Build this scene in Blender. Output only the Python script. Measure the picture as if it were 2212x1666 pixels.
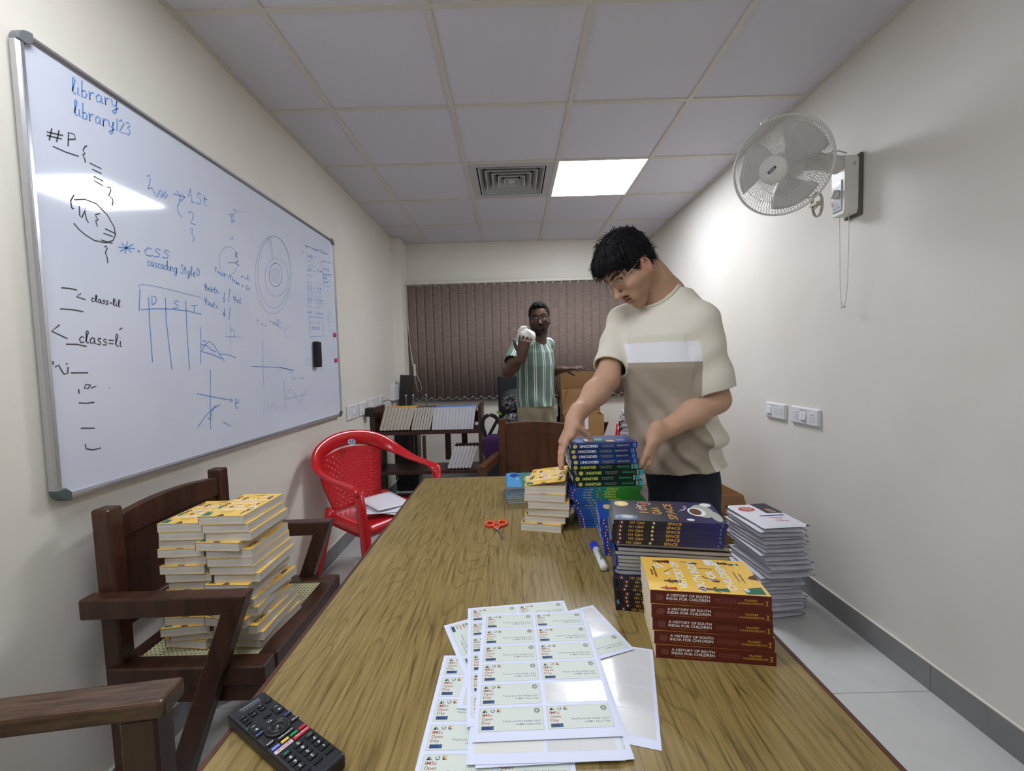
import bpy, bmesh, math, random
import numpy as np
from mathutils import Vector, Matrix, Euler
for o in list(bpy.data.objects): bpy.data.objects.remove(o)
S = bpy.context.scene
COL = S.collection
R = math.radians

# ---------------------------------------------------------------- camera
cam_d = bpy.data.cameras.new('camera'); cam = bpy.data.objects.new('camera', cam_d); COL.objects.link(cam)
cam_d.sensor_width = 36.0; cam_d.lens = 36.0 * 908.43 / 2212; cam_d.clip_start = 0.02
def look(pitch, roll, yaw):
    cy, sy, cp, sp, cr, sr = math.cos(yaw), math.sin(yaw), math.cos(pitch), math.sin(pitch), math.cos(roll), math.sin(roll)
    f = Vector((sy*cp, cy*cp, -sp)); r = Vector((cy, -sy, 0)); u = r.cross(f)
    r2 = r*cr + u*sr; u2 = u*cr - r*sr
    return Matrix((r2, u2, -f)).transposed()
cam.matrix_world = Matrix.Translation((0, 0, 1.25)) @ look(0.05415, -0.02719, -0.00413).to_4x4()
S.camera = cam
# ---------------------------------------------------------------- world, view
w = bpy.data.worlds.new('night'); S.world = w; w.use_nodes = True
w.node_tree.nodes['Background'].inputs[0].default_value = (0.8, 0.85, 1, 1)
w.node_tree.nodes['Background'].inputs[1].default_value = 0.02
S.view_settings.view_transform = 'Standard'; S.view_settings.look = 'None'
S.view_settings.exposure = 0.0; S.view_settings.gamma = 1.0; S.view_settings.use_curve_mapping = False
LAMP_FAR, LAMP_NEAR, FILL_BACK = 34.5, 17.0, 13.0         # emission of the ceiling panels; the last is an added fill

# ---------------------------------------------------------------- materials
def lin(c):
    return tuple(((x/255)/12.92 if x/255 <= .04045 else ((x/255+.055)/1.055)**2.4) for x in c) + (1,)
MATS = {}
def M(name, rgb=(128,128,128), rough=.5, metal=0, var=None, bump=None, coat=0, trans=0, emit=None, spec=None, alpha=1, sss=0, ior=None):
    """plain material; var=(scale, rgb2, stretch) mixes a second colour by noise, bump=(scale, strength, stretch)"""
    if name in MATS: return MATS[name]
    m = bpy.data.materials.new(name); m.use_nodes = True; MATS[name] = m
    nt = m.node_tree; b = nt.nodes['Principled BSDF']; I = b.inputs
    I['Base Color'].default_value = lin(rgb); I['Roughness'].default_value = rough; I['Metallic'].default_value = metal
    if coat: I['Coat Weight'].default_value = coat; I['Coat Roughness'].default_value = .08
    if trans: I['Transmission Weight'].default_value = trans
    if spec is not None: I['Specular IOR Level'].default_value = spec
    if ior: I['IOR'].default_value = ior
    if alpha < 1: I['Alpha'].default_value = alpha
    if sss: I['Subsurface Weight'].default_value = sss; I['Subsurface Radius'].default_value = (.01,.004,.002)
    if emit: I['Emission Color'].default_value = lin(rgb); I['Emission Strength'].default_value = emit
    if var or bump:
        tc = nt.nodes.new('ShaderNodeTexCoord')
        def noise(scale, stretch):
            mp = nt.nodes.new('ShaderNodeMapping'); mp.inputs['Scale'].default_value = stretch
            n = nt.nodes.new('ShaderNodeTexNoise'); n.inputs['Scale'].default_value = scale; n.inputs['Detail'].default_value = 5
            nt.links.new(tc.outputs['Object'], mp.inputs[0]); nt.links.new(mp.outputs[0], n.inputs['Vector']); return n
        if var:
            n = noise(var[0], var[2] if len(var) > 2 else (1,1,1))
            mr = nt.nodes.new('ShaderNodeMapRange'); mr.inputs[1].default_value = .35; mr.inputs[2].default_value = .65
            mx = nt.nodes.new('ShaderNodeMix'); mx.data_type = 'RGBA'
            nt.links.new(n.outputs['Fac'], mr.inputs[0]); nt.links.new(mr.outputs[0], mx.inputs['Factor'])
            mx.inputs['A'].default_value = lin(rgb); mx.inputs['B'].default_value = lin(var[1])
            nt.links.new(mx.outputs['Result'], I['Base Color'])
        if bump:
            n = noise(bump[0], bump[2] if len(bump) > 2 else (1,1,1))
            bp = nt.nodes.new('ShaderNodeBump'); bp.inputs['Strength'].default_value = bump[1]; bp.inputs['Distance'].default_value = .002
            nt.links.new(n.outputs['Fac'], bp.inputs['Height']); nt.links.new(bp.outputs[0], I['Normal'])
    return m
def nodes(m): return m.node_tree, m.node_tree.nodes, m.node_tree.links

# ---------------------------------------------------------------- mesh builder
TXT = {}
def text_mesh(s, bold=0.0):
    k = (s, bold)
    if k not in TXT:
        c = bpy.data.curves.new('t', 'FONT'); c.body = s; c.size = 1; c.resolution_u = 2; c.offset = bold; c.fill_mode = 'FRONT'
        o = bpy.data.objects.new('t', c); COL.objects.link(o)
        me = o.evaluated_get(bpy.context.evaluated_depsgraph_get()).to_mesh()
        v = [(p.co.x, p.co.y) for p in me.vertices]; f = [tuple(p.vertices) for p in me.polygons]
        bpy.data.objects.remove(o); bpy.data.curves.remove(c)
        xs = [a[0] for a in v] or [0]; TXT[k] = (v, f, min(xs), max(xs))
    return TXT[k]
V = Vector
class MB:
    def __init__(s): s.v = []; s.f = []; s.m = []; s.sm = []; s.X = None
    def add(s, vs, fs, m=0, smooth=False):
        b = len(s.v)
        for p in vs:
            p = V(p); s.v.append(tuple(s.X @ p) if s.X else tuple(p))
        for f in fs: s.f.append(tuple(b+i for i in f)); s.m.append(m); s.sm.append(smooth)
    def box(s, c, d, m=0, rot=None, ch=0):
        c = V(c); h = V(d)/2; vs = []; fs = []
        Q = rot if isinstance(rot, Matrix) else (Euler(rot).to_matrix() if rot else None)
        T = (lambda p: c + Q @ V(p)) if Q else (lambda p: c + V(p))
        if ch <= 0:
            for x in (-1,1):
                for y in (-1,1):
                    for z in (-1,1): vs.append(T((x*h.x, y*h.y, z*h.z)))
            fs = [(0,1,3,2),(4,6,7,5),(0,4,5,1),(2,3,7,6),(0,2,6,4),(1,5,7,3)]
            s.add(vs, fs, m)
        else:
            idx = {}
            for x in (-1,1):
                for y in (-1,1):
                    for z in (-1,1):
                        for a in range(3):
                            k = [ch, ch, ch]; k[a] = 0
                            p = (x*(h.x-k[0]), y*(h.y-k[1]), z*(h.z-k[2])); idx[(x,y,z,a)] = len(vs); vs.append(T(p))
            # each corner has 3 verts; vert a lies on the face normal to axis a
            g = lambda x,y,z,a: idx[(x,y,z,a)]
            for sg in (-1,1):
                q = [(sg,-1,-1),(sg,1,-1),(sg,1,1),(sg,-1,1)]; f = [g(*p,0) for p in q]; fs.append(f if sg>0 else f[::-1])
                q = [(-1,sg,-1),(-1,sg,1),(1,sg,1),(1,sg,-1)]; f = [g(*p,1) for p in q]; fs.append(f if sg>0 else f[::-1])
                q = [(-1,-1,sg),(1,-1,sg),(1,1,sg),(-1,1,sg)]; f = [g(*p,2) for p in q]; fs.append(f if sg>0 else f[::-1])
            for a,b in ((0,1),(1,2),(0,2)):
                c_ = 3-a-b
                for sa in (-1,1):
                    for sb in (-1,1):
                        p = [0,0,0]; p[a]=sa; p[b]=sb; q = list(p); p[c_]=-1; q[c_]=1
                        fs.append([g(*p,a), g(*q,a), g(*q,b), g(*p,b)])
            for x in (-1,1):
                for y in (-1,1):
                    for z in (-1,1): fs.append([g(x,y,z,0), g(x,y,z,1), g(x,y,z,2)])
            cc = T((0,0,0)); out = []
            for f in fs:
                a,b,d_ = vs[f[0]],vs[f[1]],vs[f[2]]; n = (b-a).cross(d_-a); mid = sum((vs[i] for i in f), V((0,0,0)))/len(f)
                out.append(tuple(f) if n.dot(mid-cc) >= 0 else tuple(f[::-1]))
            s.add(vs, out, m)
    def beam(s, a, b, wd, ht, m=0, up=(0,0,1), ch=0.004):
        """rectangular bar from a to b"""
        a, b = V(a), V(b); d = (b-a); L = d.length; d.normalize(); u = V(up); sd = d.cross(u).normalized(); u = sd.cross(d)
        s.box((a+b)/2, (L, wd, ht), m, Matrix((d, sd, u)).transposed(), ch)
    def quad(s, o, ex, ey, w, h, m=0):
        o, ex, ey = V(o), V(ex), V(ey); s.add([o, o+ex*w, o+ex*w+ey*h, o+ey*h], [(0,1,2,3)], m)
    def poly(s, o, ex, ey, pts, m=0):
        o, ex, ey = V(o), V(ex), V(ey); s.add([o+ex*a+ey*b for a,b in pts], [tuple(range(len(pts)))], m)
    def disc(s, o, ex, ey, rx, ry, m=0, n=20):
        s.poly(o, ex, ey, [(rx*math.cos(2*math.pi*i/n), ry*math.sin(2*math.pi*i/n)) for i in range(n)], m)
    def ringp(s, o, ex, ey, rx, ry, t, m=0, a0=0, a1=360, n=24):
        o, ex, ey = V(o), V(ex), V(ey); vs = []; fs = []
        for i in range(n+1):
            a = R(a0+(a1-a0)*i/n); c, d = math.cos(a), math.sin(a)
            vs += [o+ex*(rx*c)+ey*(ry*d), o+ex*((rx-t)*c)+ey*((ry-t)*d)]
        for i in range(n): fs.append((2*i, 2*i+2, 2*i+3, 2*i+1))
        s.add(vs, fs, m)
    def line(s, o, ex, ey, pts, wd, m=0):
        """flat stroke through 2d points"""
        o, ex, ey = V(o), V(ex), V(ey); P = [V((a,b)) for a,b in pts]; vs = []; fs = []
        for i, p in enumerate(P):
            d = (P[min(i+1,len(P)-1)]-P[max(i-1,0)])
            d = d.normalized() if d.length > 1e-9 else V((1,0)); n = V((-d.y, d.x))*wd/2
            for q in (p+n, p-n): vs.append(o+ex*q.x+ey*q.y)
        for i in range(len(P)-1): fs.append((2*i, 2*i+1, 2*i+3, 2*i+2))
        s.add(vs, fs, m)
    def text(s, t, o, ex, ey, h, m=0, align='L', bold=0.0, width=None):
        v, f, x0, x1 = text_mesh(t, bold); o, ex, ey = V(o), V(ex), V(ey); k = h/.70; kx = k
        if width: kx = width/max(1e-6, x1-x0)
        sh = {'L': x0, 'C': (x0+x1)/2, 'R': x1}[align]
        s.add([o+ex*((a-sh)*kx)+ey*(b*k) for a,b in v], f, m)
    def tube(s, path, r, seg=8, m=0, closed=False, cap=True, flat=None, up=None, smooth=True):
        """round (or flattened: flat=(a,b) half sizes) tube through points; r may be a list"""
        P = [V(p) for p in path]; n = len(P); vs = []; fs = []; N = None
        for i in range(n):
            d = (P[(i+1) % n]-P[i-1]) if closed else (P[min(i+1,n-1)]-P[max(i-1,0)])
            d.normalize()
            if up is not None: N = V(up[i] if isinstance(up, list) else up)
            elif N is None: N = V((0,0,1)) if abs(d.z) < .9 else V((1,0,0))
            N = (N - d*N.dot(d))
            N = N.normalized() if N.length > 1e-6 else d.orthogonal().normalized()
            B = d.cross(N)
            rr = r[i] if isinstance(r, (list, tuple)) else r
            fa, fb = (flat[i] if isinstance(flat, list) else flat) if flat else (1, 1)
            for k in range(seg):
                a = 2*math.pi*k/seg; vs.append(P[i] + N*(math.cos(a)*rr*fa) + B*(math.sin(a)*rr*fb))
        for i in range(n if closed else n-1):
            j = (i+1) % n
            for k in range(seg):
                l = (k+1) % seg; fs.append((i*seg+k, i*seg+l, j*seg+l, j*seg+k))
        if cap and not closed: fs += [tuple(range(seg))[::-1], tuple((n-1)*seg+k for k in range(seg))]
        s.add(vs, fs, m, smooth)
    def lathe(s, prof, o=(0,0,0), ax=(0,0,1), seg=24, m=0, smooth=True):
        o, ax = V(o), V(ax).normalized(); N = ax.orthogonal().normalized(); B = ax.cross(N); vs = []; fs = []
        for r, z in prof:
            for k in range(seg):
                a = 2*math.pi*k/seg; vs.append(o + ax*z + N*(r*math.cos(a)) + B*(r*math.sin(a)))
        for i in range(len(prof)-1):
            for k in range(seg):
                l = (k+1) % seg; fs.append((i*seg+k, i*seg+l, (i+1)*seg+l, (i+1)*seg+k))
        fs += [tuple(range(seg))[::-1], tuple((len(prof)-1)*seg+k for k in range(seg))]
        s.add(vs, fs, m, smooth)
    def prism(s, pts, o, ex, ey, ez, t, m=0):
        """2d outline (counter-clockwise) pushed t along ez"""
        o, ex, ey, ez = V(o), V(ex), V(ey), V(ez); n = len(pts)
        vs = [o+ex*a+ey*b for a,b in pts] + [o+ex*a+ey*b+ez*t for a,b in pts]
        fs = [tuple(range(n))[::-1], tuple(range(n, 2*n))] + [(i, (i+1) % n, n+(i+1) % n, n+i) for i in range(n)]
        s.add(vs, fs, m)
    def grid(s, nu, nv, fn, m=0, smooth=True, hole=None):
        vs = [fn(i/(nu-1), j/(nv-1)) for j in range(nv) for i in range(nu)]
        fs = [(j*nu+i, j*nu+i+1, (j+1)*nu+i+1, (j+1)*nu+i) for j in range(nv-1) for i in range(nu-1) if not (hole and hole(i, j))]
        s.add(vs, fs, m, smooth)
    def mesh(s, name, mats):
        me = bpy.data.meshes.new(name); me.from_pydata(s.v, [], s.f)
        for m in mats: me.materials.append(m)
        me.polygons.foreach_set('material_index', s.m); me.polygons.foreach_set('use_smooth', s.sm); me.update()
        return me
    def build(s, name, mats, parent=None, bevel=0, solid=0, loc=None, rotz=0, subsurf=0):
        if not isinstance(mats, (list, tuple)): mats = [mats]
        o = bpy.data.objects.new(name, s.mesh(name, mats)); COL.objects.link(o)
        if parent: o.parent = parent
        if loc is not None: o.location = loc
        if rotz: o.rotation_euler = (0, 0, rotz)
        if solid: q = o.modifiers.new('thickness', 'SOLIDIFY'); q.thickness = solid; q.offset = 0
        if subsurf: q = o.modifiers.new('smooth', 'SUBSURF'); q.levels = subsurf; q.render_levels = subsurf
        if bevel: q = o.modifiers.new('edge', 'BEVEL'); q.width = bevel; q.segments = 2; q.limit_method = 'ANGLE'
        return o
def tag(o, label, cat, group=None):
    o['label'] = label; o['category'] = cat
    if group: o['group'] = group
    return o
def thing(name, label, cat, loc=(0,0,0), rotz=0, group=None):
    o = bpy.data.objects.new(name, None); o.empty_display_size = .05; COL.objects.link(o)
    o.location = loc; o.rotation_euler = (0, 0, rotz); return tag(o, label, cat, group)
def struct(o): o['kind'] = 'structure'; return o
def dup(root, loc, rot, label, group=None, name=None):
    r = root.copy(); COL.objects.link(r); r.location = loc; r.rotation_euler = rot if isinstance(rot, (tuple, list)) else (0,0,rot); r['label'] = label
    if group: r['group'] = group
    for ch in list(root.children):
        c = ch.copy(); COL.objects.link(c); c.parent = r
        for g in ch.children:
            d = g.copy(); COL.objects.link(d); d.parent = c
    return r
ORD = ['topmost','second','third','fourth','fifth','sixth','seventh','eighth','ninth','tenth','eleventh','twelfth','thirteenth','fourteenth','fifteenth',
 'sixteenth','seventeenth','eighteenth','nineteenth','twentieth','twenty-first','twenty-second','twenty-third','twenty-fourth','twenty-fifth','twenty-sixth','twenty-seventh','twenty-eighth','twenty-ninth','thirtieth']
def from_top(i, n):
    return 'topmost' if i == 0 else ('bottom one' if i == n-1 else ORD[i]+' from the top')
def nth(i, n, a='left', b='right'):
    return 'first from the '+a if i == 0 else ('last on the '+b if i == n-1 else ORD[i]+' from the '+a)
rnd = random.Random(7)
EX, EY, EZ = V((1,0,0)), V((0,1,0)), V((0,0,1))
# ================================================================ the room
XL, XR, YB, YF, ZC = -1.205, 1.515, 4.57, -1.35, 2.544
paint_l = M('wall_paint_cream', (230,226,216), .6, bump=(38,.10), var=(1.4,(225,220,209)))
paint_r = M('wall_paint_white', (228,225,218), .68, bump=(5,.25), var=(1.1,(217,212,202)))
tile_w = M('floor_tile', (205,206,204), .28, var=(7,(199,200,198)))
grout = M('grout', (120,120,118), .8)
skirt = M('skirting_tile', (138,138,138), .45, var=(6,(126,126,126)))
ceil_m = M('ceiling_tile', (216,215,224), .85, bump=(260,.06))
tbar = M('ceiling_bar', (212,208,198), .5)
def slab(name, c, d, m):
    b = MB(); b.box(c, d); return struct(b.build(name, m))
slab('wall_left', (XL-.06, (YB+YF)/2, ZC/2+.1), (.12, YB-YF+.24, ZC+.2), paint_l)
slab('wall_right', (XR+.06, (YB+YF)/2, ZC/2+.1), (.12, YB-YF+.24, ZC+.2), paint_r)
slab('wall_back', ((XL+XR)/2, YB+.06, ZC/2+.1), (XR-XL, .12, ZC+.2), paint_l)
slab('wall_front', ((XL+XR)/2, YF-.06, ZC/2+.1), (XR-XL, .12, ZC+.2), paint_l)
slab('trim_1', ((XL-1.115)/2, 4.45, ZC/2), (-1.115-XL, .24, ZC), paint_l)
# floor: tiles with grout lines
b = MB(); b.box(((XL+XR)/2, (YB+YF)/2, -.035), (XR-XL, YB-YF, .066), 1)
xs = [XR-.62*k for k in range(6)]; ys = [1.49+.605*k for k in range(-5, 6)]
for i in range(len(xs)):
    x1 = xs[i]-.0012 if i else XR; x0 = max(XL, xs[i]-.62+.0012)
    if x0 >= x1: continue
    for j in range(len(ys)):
        y0, y1 = max(YF, ys[j]+.0012), min(YB, ys[j]+.605-.0012)
        if y1 > y0: b.box(((x0+x1)/2, (y0+y1)/2, -.002), (x1-x0, y1-y0, .004), 0)
struct(b.build('floor', [tile_w, grout]))
# skirting
for nm, x in (('baseboard_right', XR-.006), ('baseboard_left', XL+.006)):
    b = MB()
    for j in range(len(ys)):
        y0, y1 = max(YF, ys[j]+.001), min(YB, ys[j]+.605-.001)
        if y1 > y0: b.box((x, (y0+y1)/2, .05), (.012, y1-y0, .1))
    b.box((x, (YF+YB)/2, .1015), (.011, YB-YF, .003), 1)
    struct(b.build(nm, [skirt, paint_r]))
b = MB(); b.box((.2, YB-.006, .05), (2.6, .012, .1)); struct(b.build('baseboard_back', skirt))
# suspended ceiling
gx = [-.877+.6*k for k in range(-1, 4)]; gy = [1.592+.6*k for k in range(-5, 6)]
vent_c = (gx[2]+.3, gy[7]+.3); lamp_far = (gx[3]+.3, gy[7]+.3); lamp_near = (gx[3]+.3, gy[2]+.3); lamp_left = (gx[1]+.3, gy[3]+.3); fill_back = (gx[1]+.3, gy[1]+.3)
b = MB(); b.box(((XL+XR)/2, (YB+YF)/2, ZC+.12), (XR-XL, YB-YF, .02), 0)
def near(c, x, y): return abs(c[0]-x) < .1 and abs(c[1]-y) < .1
for i in range(-1, len(gx)):
    x0 = XL if i < 0 else gx[i]; x1 = XR if i == len(gx)-1 else gx[i+1]
    if i < 0 or x0 < XL: x0 = XL
    if x1 <= XL: continue
    for j in range(-1, len(gy)):
        y0 = YF if j < 0 else max(YF, gy[j]); y1 = YB if j == len(gy)-1 else gy[j+1]
        if y1 <= YF or y0 >= YB: continue
        y1 = min(y1, YB)
        if any(near(c, (x0+x1)/2, (y0+y1)/2) for c in (vent_c, lamp_far, lamp_left, fill_back)): continue
        b.box(((x0+x1)/2, (y0+y1)/2, ZC+.013), (x1-x0-.004, y1-y0-.004, .014))
ceil = struct(b.build('ceiling', ceil_m))
b = MB()
for x in gx:
    if x > XL: b.box((x, (YB+YF)/2, ZC+.004), (.024, YB-YF, .008))
for y in gy:
    if YF < y < YB: b.box(((XL+XR)/2, y, ZC+.0042), (XR-XL, .024, .008))
for x in (XL+.011, XR-.011): b.box((x, (YB+YF)/2, ZC+.0035), (.022, YB-YF, .009))
for y in (YF+.011, YB-.011): b.box(((XL+XR)/2, y, ZC+.0037), (XR-XL, .022, .009))
b.build('ceiling_grid', tbar, ceil)
# ceiling lamps and one added fill panel
white_pl = M('white_plastic', (225,225,224), .35)
def lamp(c, label, strength):
    t = thing('ceiling_light', label, 'ceiling light', (c[0], c[1], ZC+.002), group='square ceiling light panels')
    e = M('lamp_diffuser_%g' % strength, (242,245,253), .4, emit=strength)
    b = MB(); b.box((0,0,.004), (.572,.572,.006)); b.build('diffuser', e, t)
    b = MB()
    for s in (-1,1):
        b.box((s*.290,0,.004), (.008,.588,.010)); b.box((0,s*.290,.004), (.572,.008,.010))
    b.box((0,0,.03), (.58,.58,.03)); b.build('frame', white_pl, t)
lamp(lamp_far, 'bright square light panel in the ceiling next to the air vent', LAMP_FAR)
lamp(lamp_left, 'square light panel in the ceiling above the whiteboard end nearest the viewer', LAMP_NEAR)
lamp(fill_back, 'added fill light panel in the ceiling behind the viewer', FILL_BACK)  # unseen fill panel, added to lift the lower left wall and near spines
# air diffuser
t = thing('ceiling_vent', 'square white air vent with nested louvres in the ceiling', 'air vent', (vent_c[0], vent_c[1], ZC+.002))
vent_m = M('vent_paint', (190,190,192), .5); dark = M('vent_dark', (14,14,15), .9)
b = MB()
for s in (-1,1):
    b.box((s*.262,0,.003), (.056,.58,.008)); b.box((0,s*.262,.003), (.468,.056,.008))
b.build('frame', vent_m, t)
b = MB(); b.box((0,0,.09), (.5,.5,.01)); 
for s in (-1,1): b.box((s*.25,0,.05), (.008,.5,.09)); b.box((0,s*.25,.05), (.5,.008,.09))
b.build('duct', dark, t)
for k in range(5):
    r0 = .225-.043*k; r1 = r0-.034; b = MB()
    for a in range(4):
        q = Matrix.Rotation(a*math.pi/2, 3, 'Z')
        P = [q @ V(p) for p in ((-r0,-r0,-.004),(r0,-r0,-.004),(r1,-r1,.042),(-r1,-r1,.042),(-r0,-r0,.0),(r0,-r0,.0),(r1,-r1,.046),(-r1,-r1,.046),(-r0+.006,-r0+.006,-.004),(r0-.006,-r0+.006,-.004))]
        b.add(P, [(0,1,2,3),(4,7,6,5),(0,4,5,1),(0,1,9,8)])
    b.build('louvre', vent_m, t)
b = MB(); b.box((0,0,.004), (.05,.05,.01), ch=.003); b.build('center_cap', vent_m, t)

# ================================================================ whiteboard
alu = M('aluminium', (196,197,200), .28, .85); grey_cap = M('grey_corner_plastic', (112,116,122), .4)
green_cap = M('greenish_corner_plastic', (74,92,90), .4)
wb = M('whiteboard_enamel', (216,222,236), .07, var=(2.2,(210,217,233)), bump=(7,.012), spec=.5)
ink_b = M('blue_marker', (104,150,210), .6); ink_k = M('black_marker', (66,66,74), .6); ink_f = M('faded_marker', (150,174,208), .6)
t = thing('whiteboard', 'large wall whiteboard covered with blue and black handwriting', 'whiteboard', (-1.195, 1.95, 1.505))
YA, YZ, ZA, ZB = -.895, .9, -.583, .592      # board outline round the root
b = MB(); b.box((.004,(YA+YZ)/2,(ZA+ZB)/2), (.016, YZ-YA-.02, ZB-ZA-.02), 0)
def ink(s, m, wd):
    for st in s.split('|'):
        P = [tuple(int(k)/1000 for k in q.split(',')) for q in st.split(';')]
        P = [(a-1.95, c-1.505) for a, c in P]
        if len(P) == 2: P = [P[0], ((P[0][0]+P[1][0])/2, (P[0][1]+P[1][1])/2), P[1]]
        b.line((.0125,0,0), EY, EZ, P, wd, m)
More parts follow.
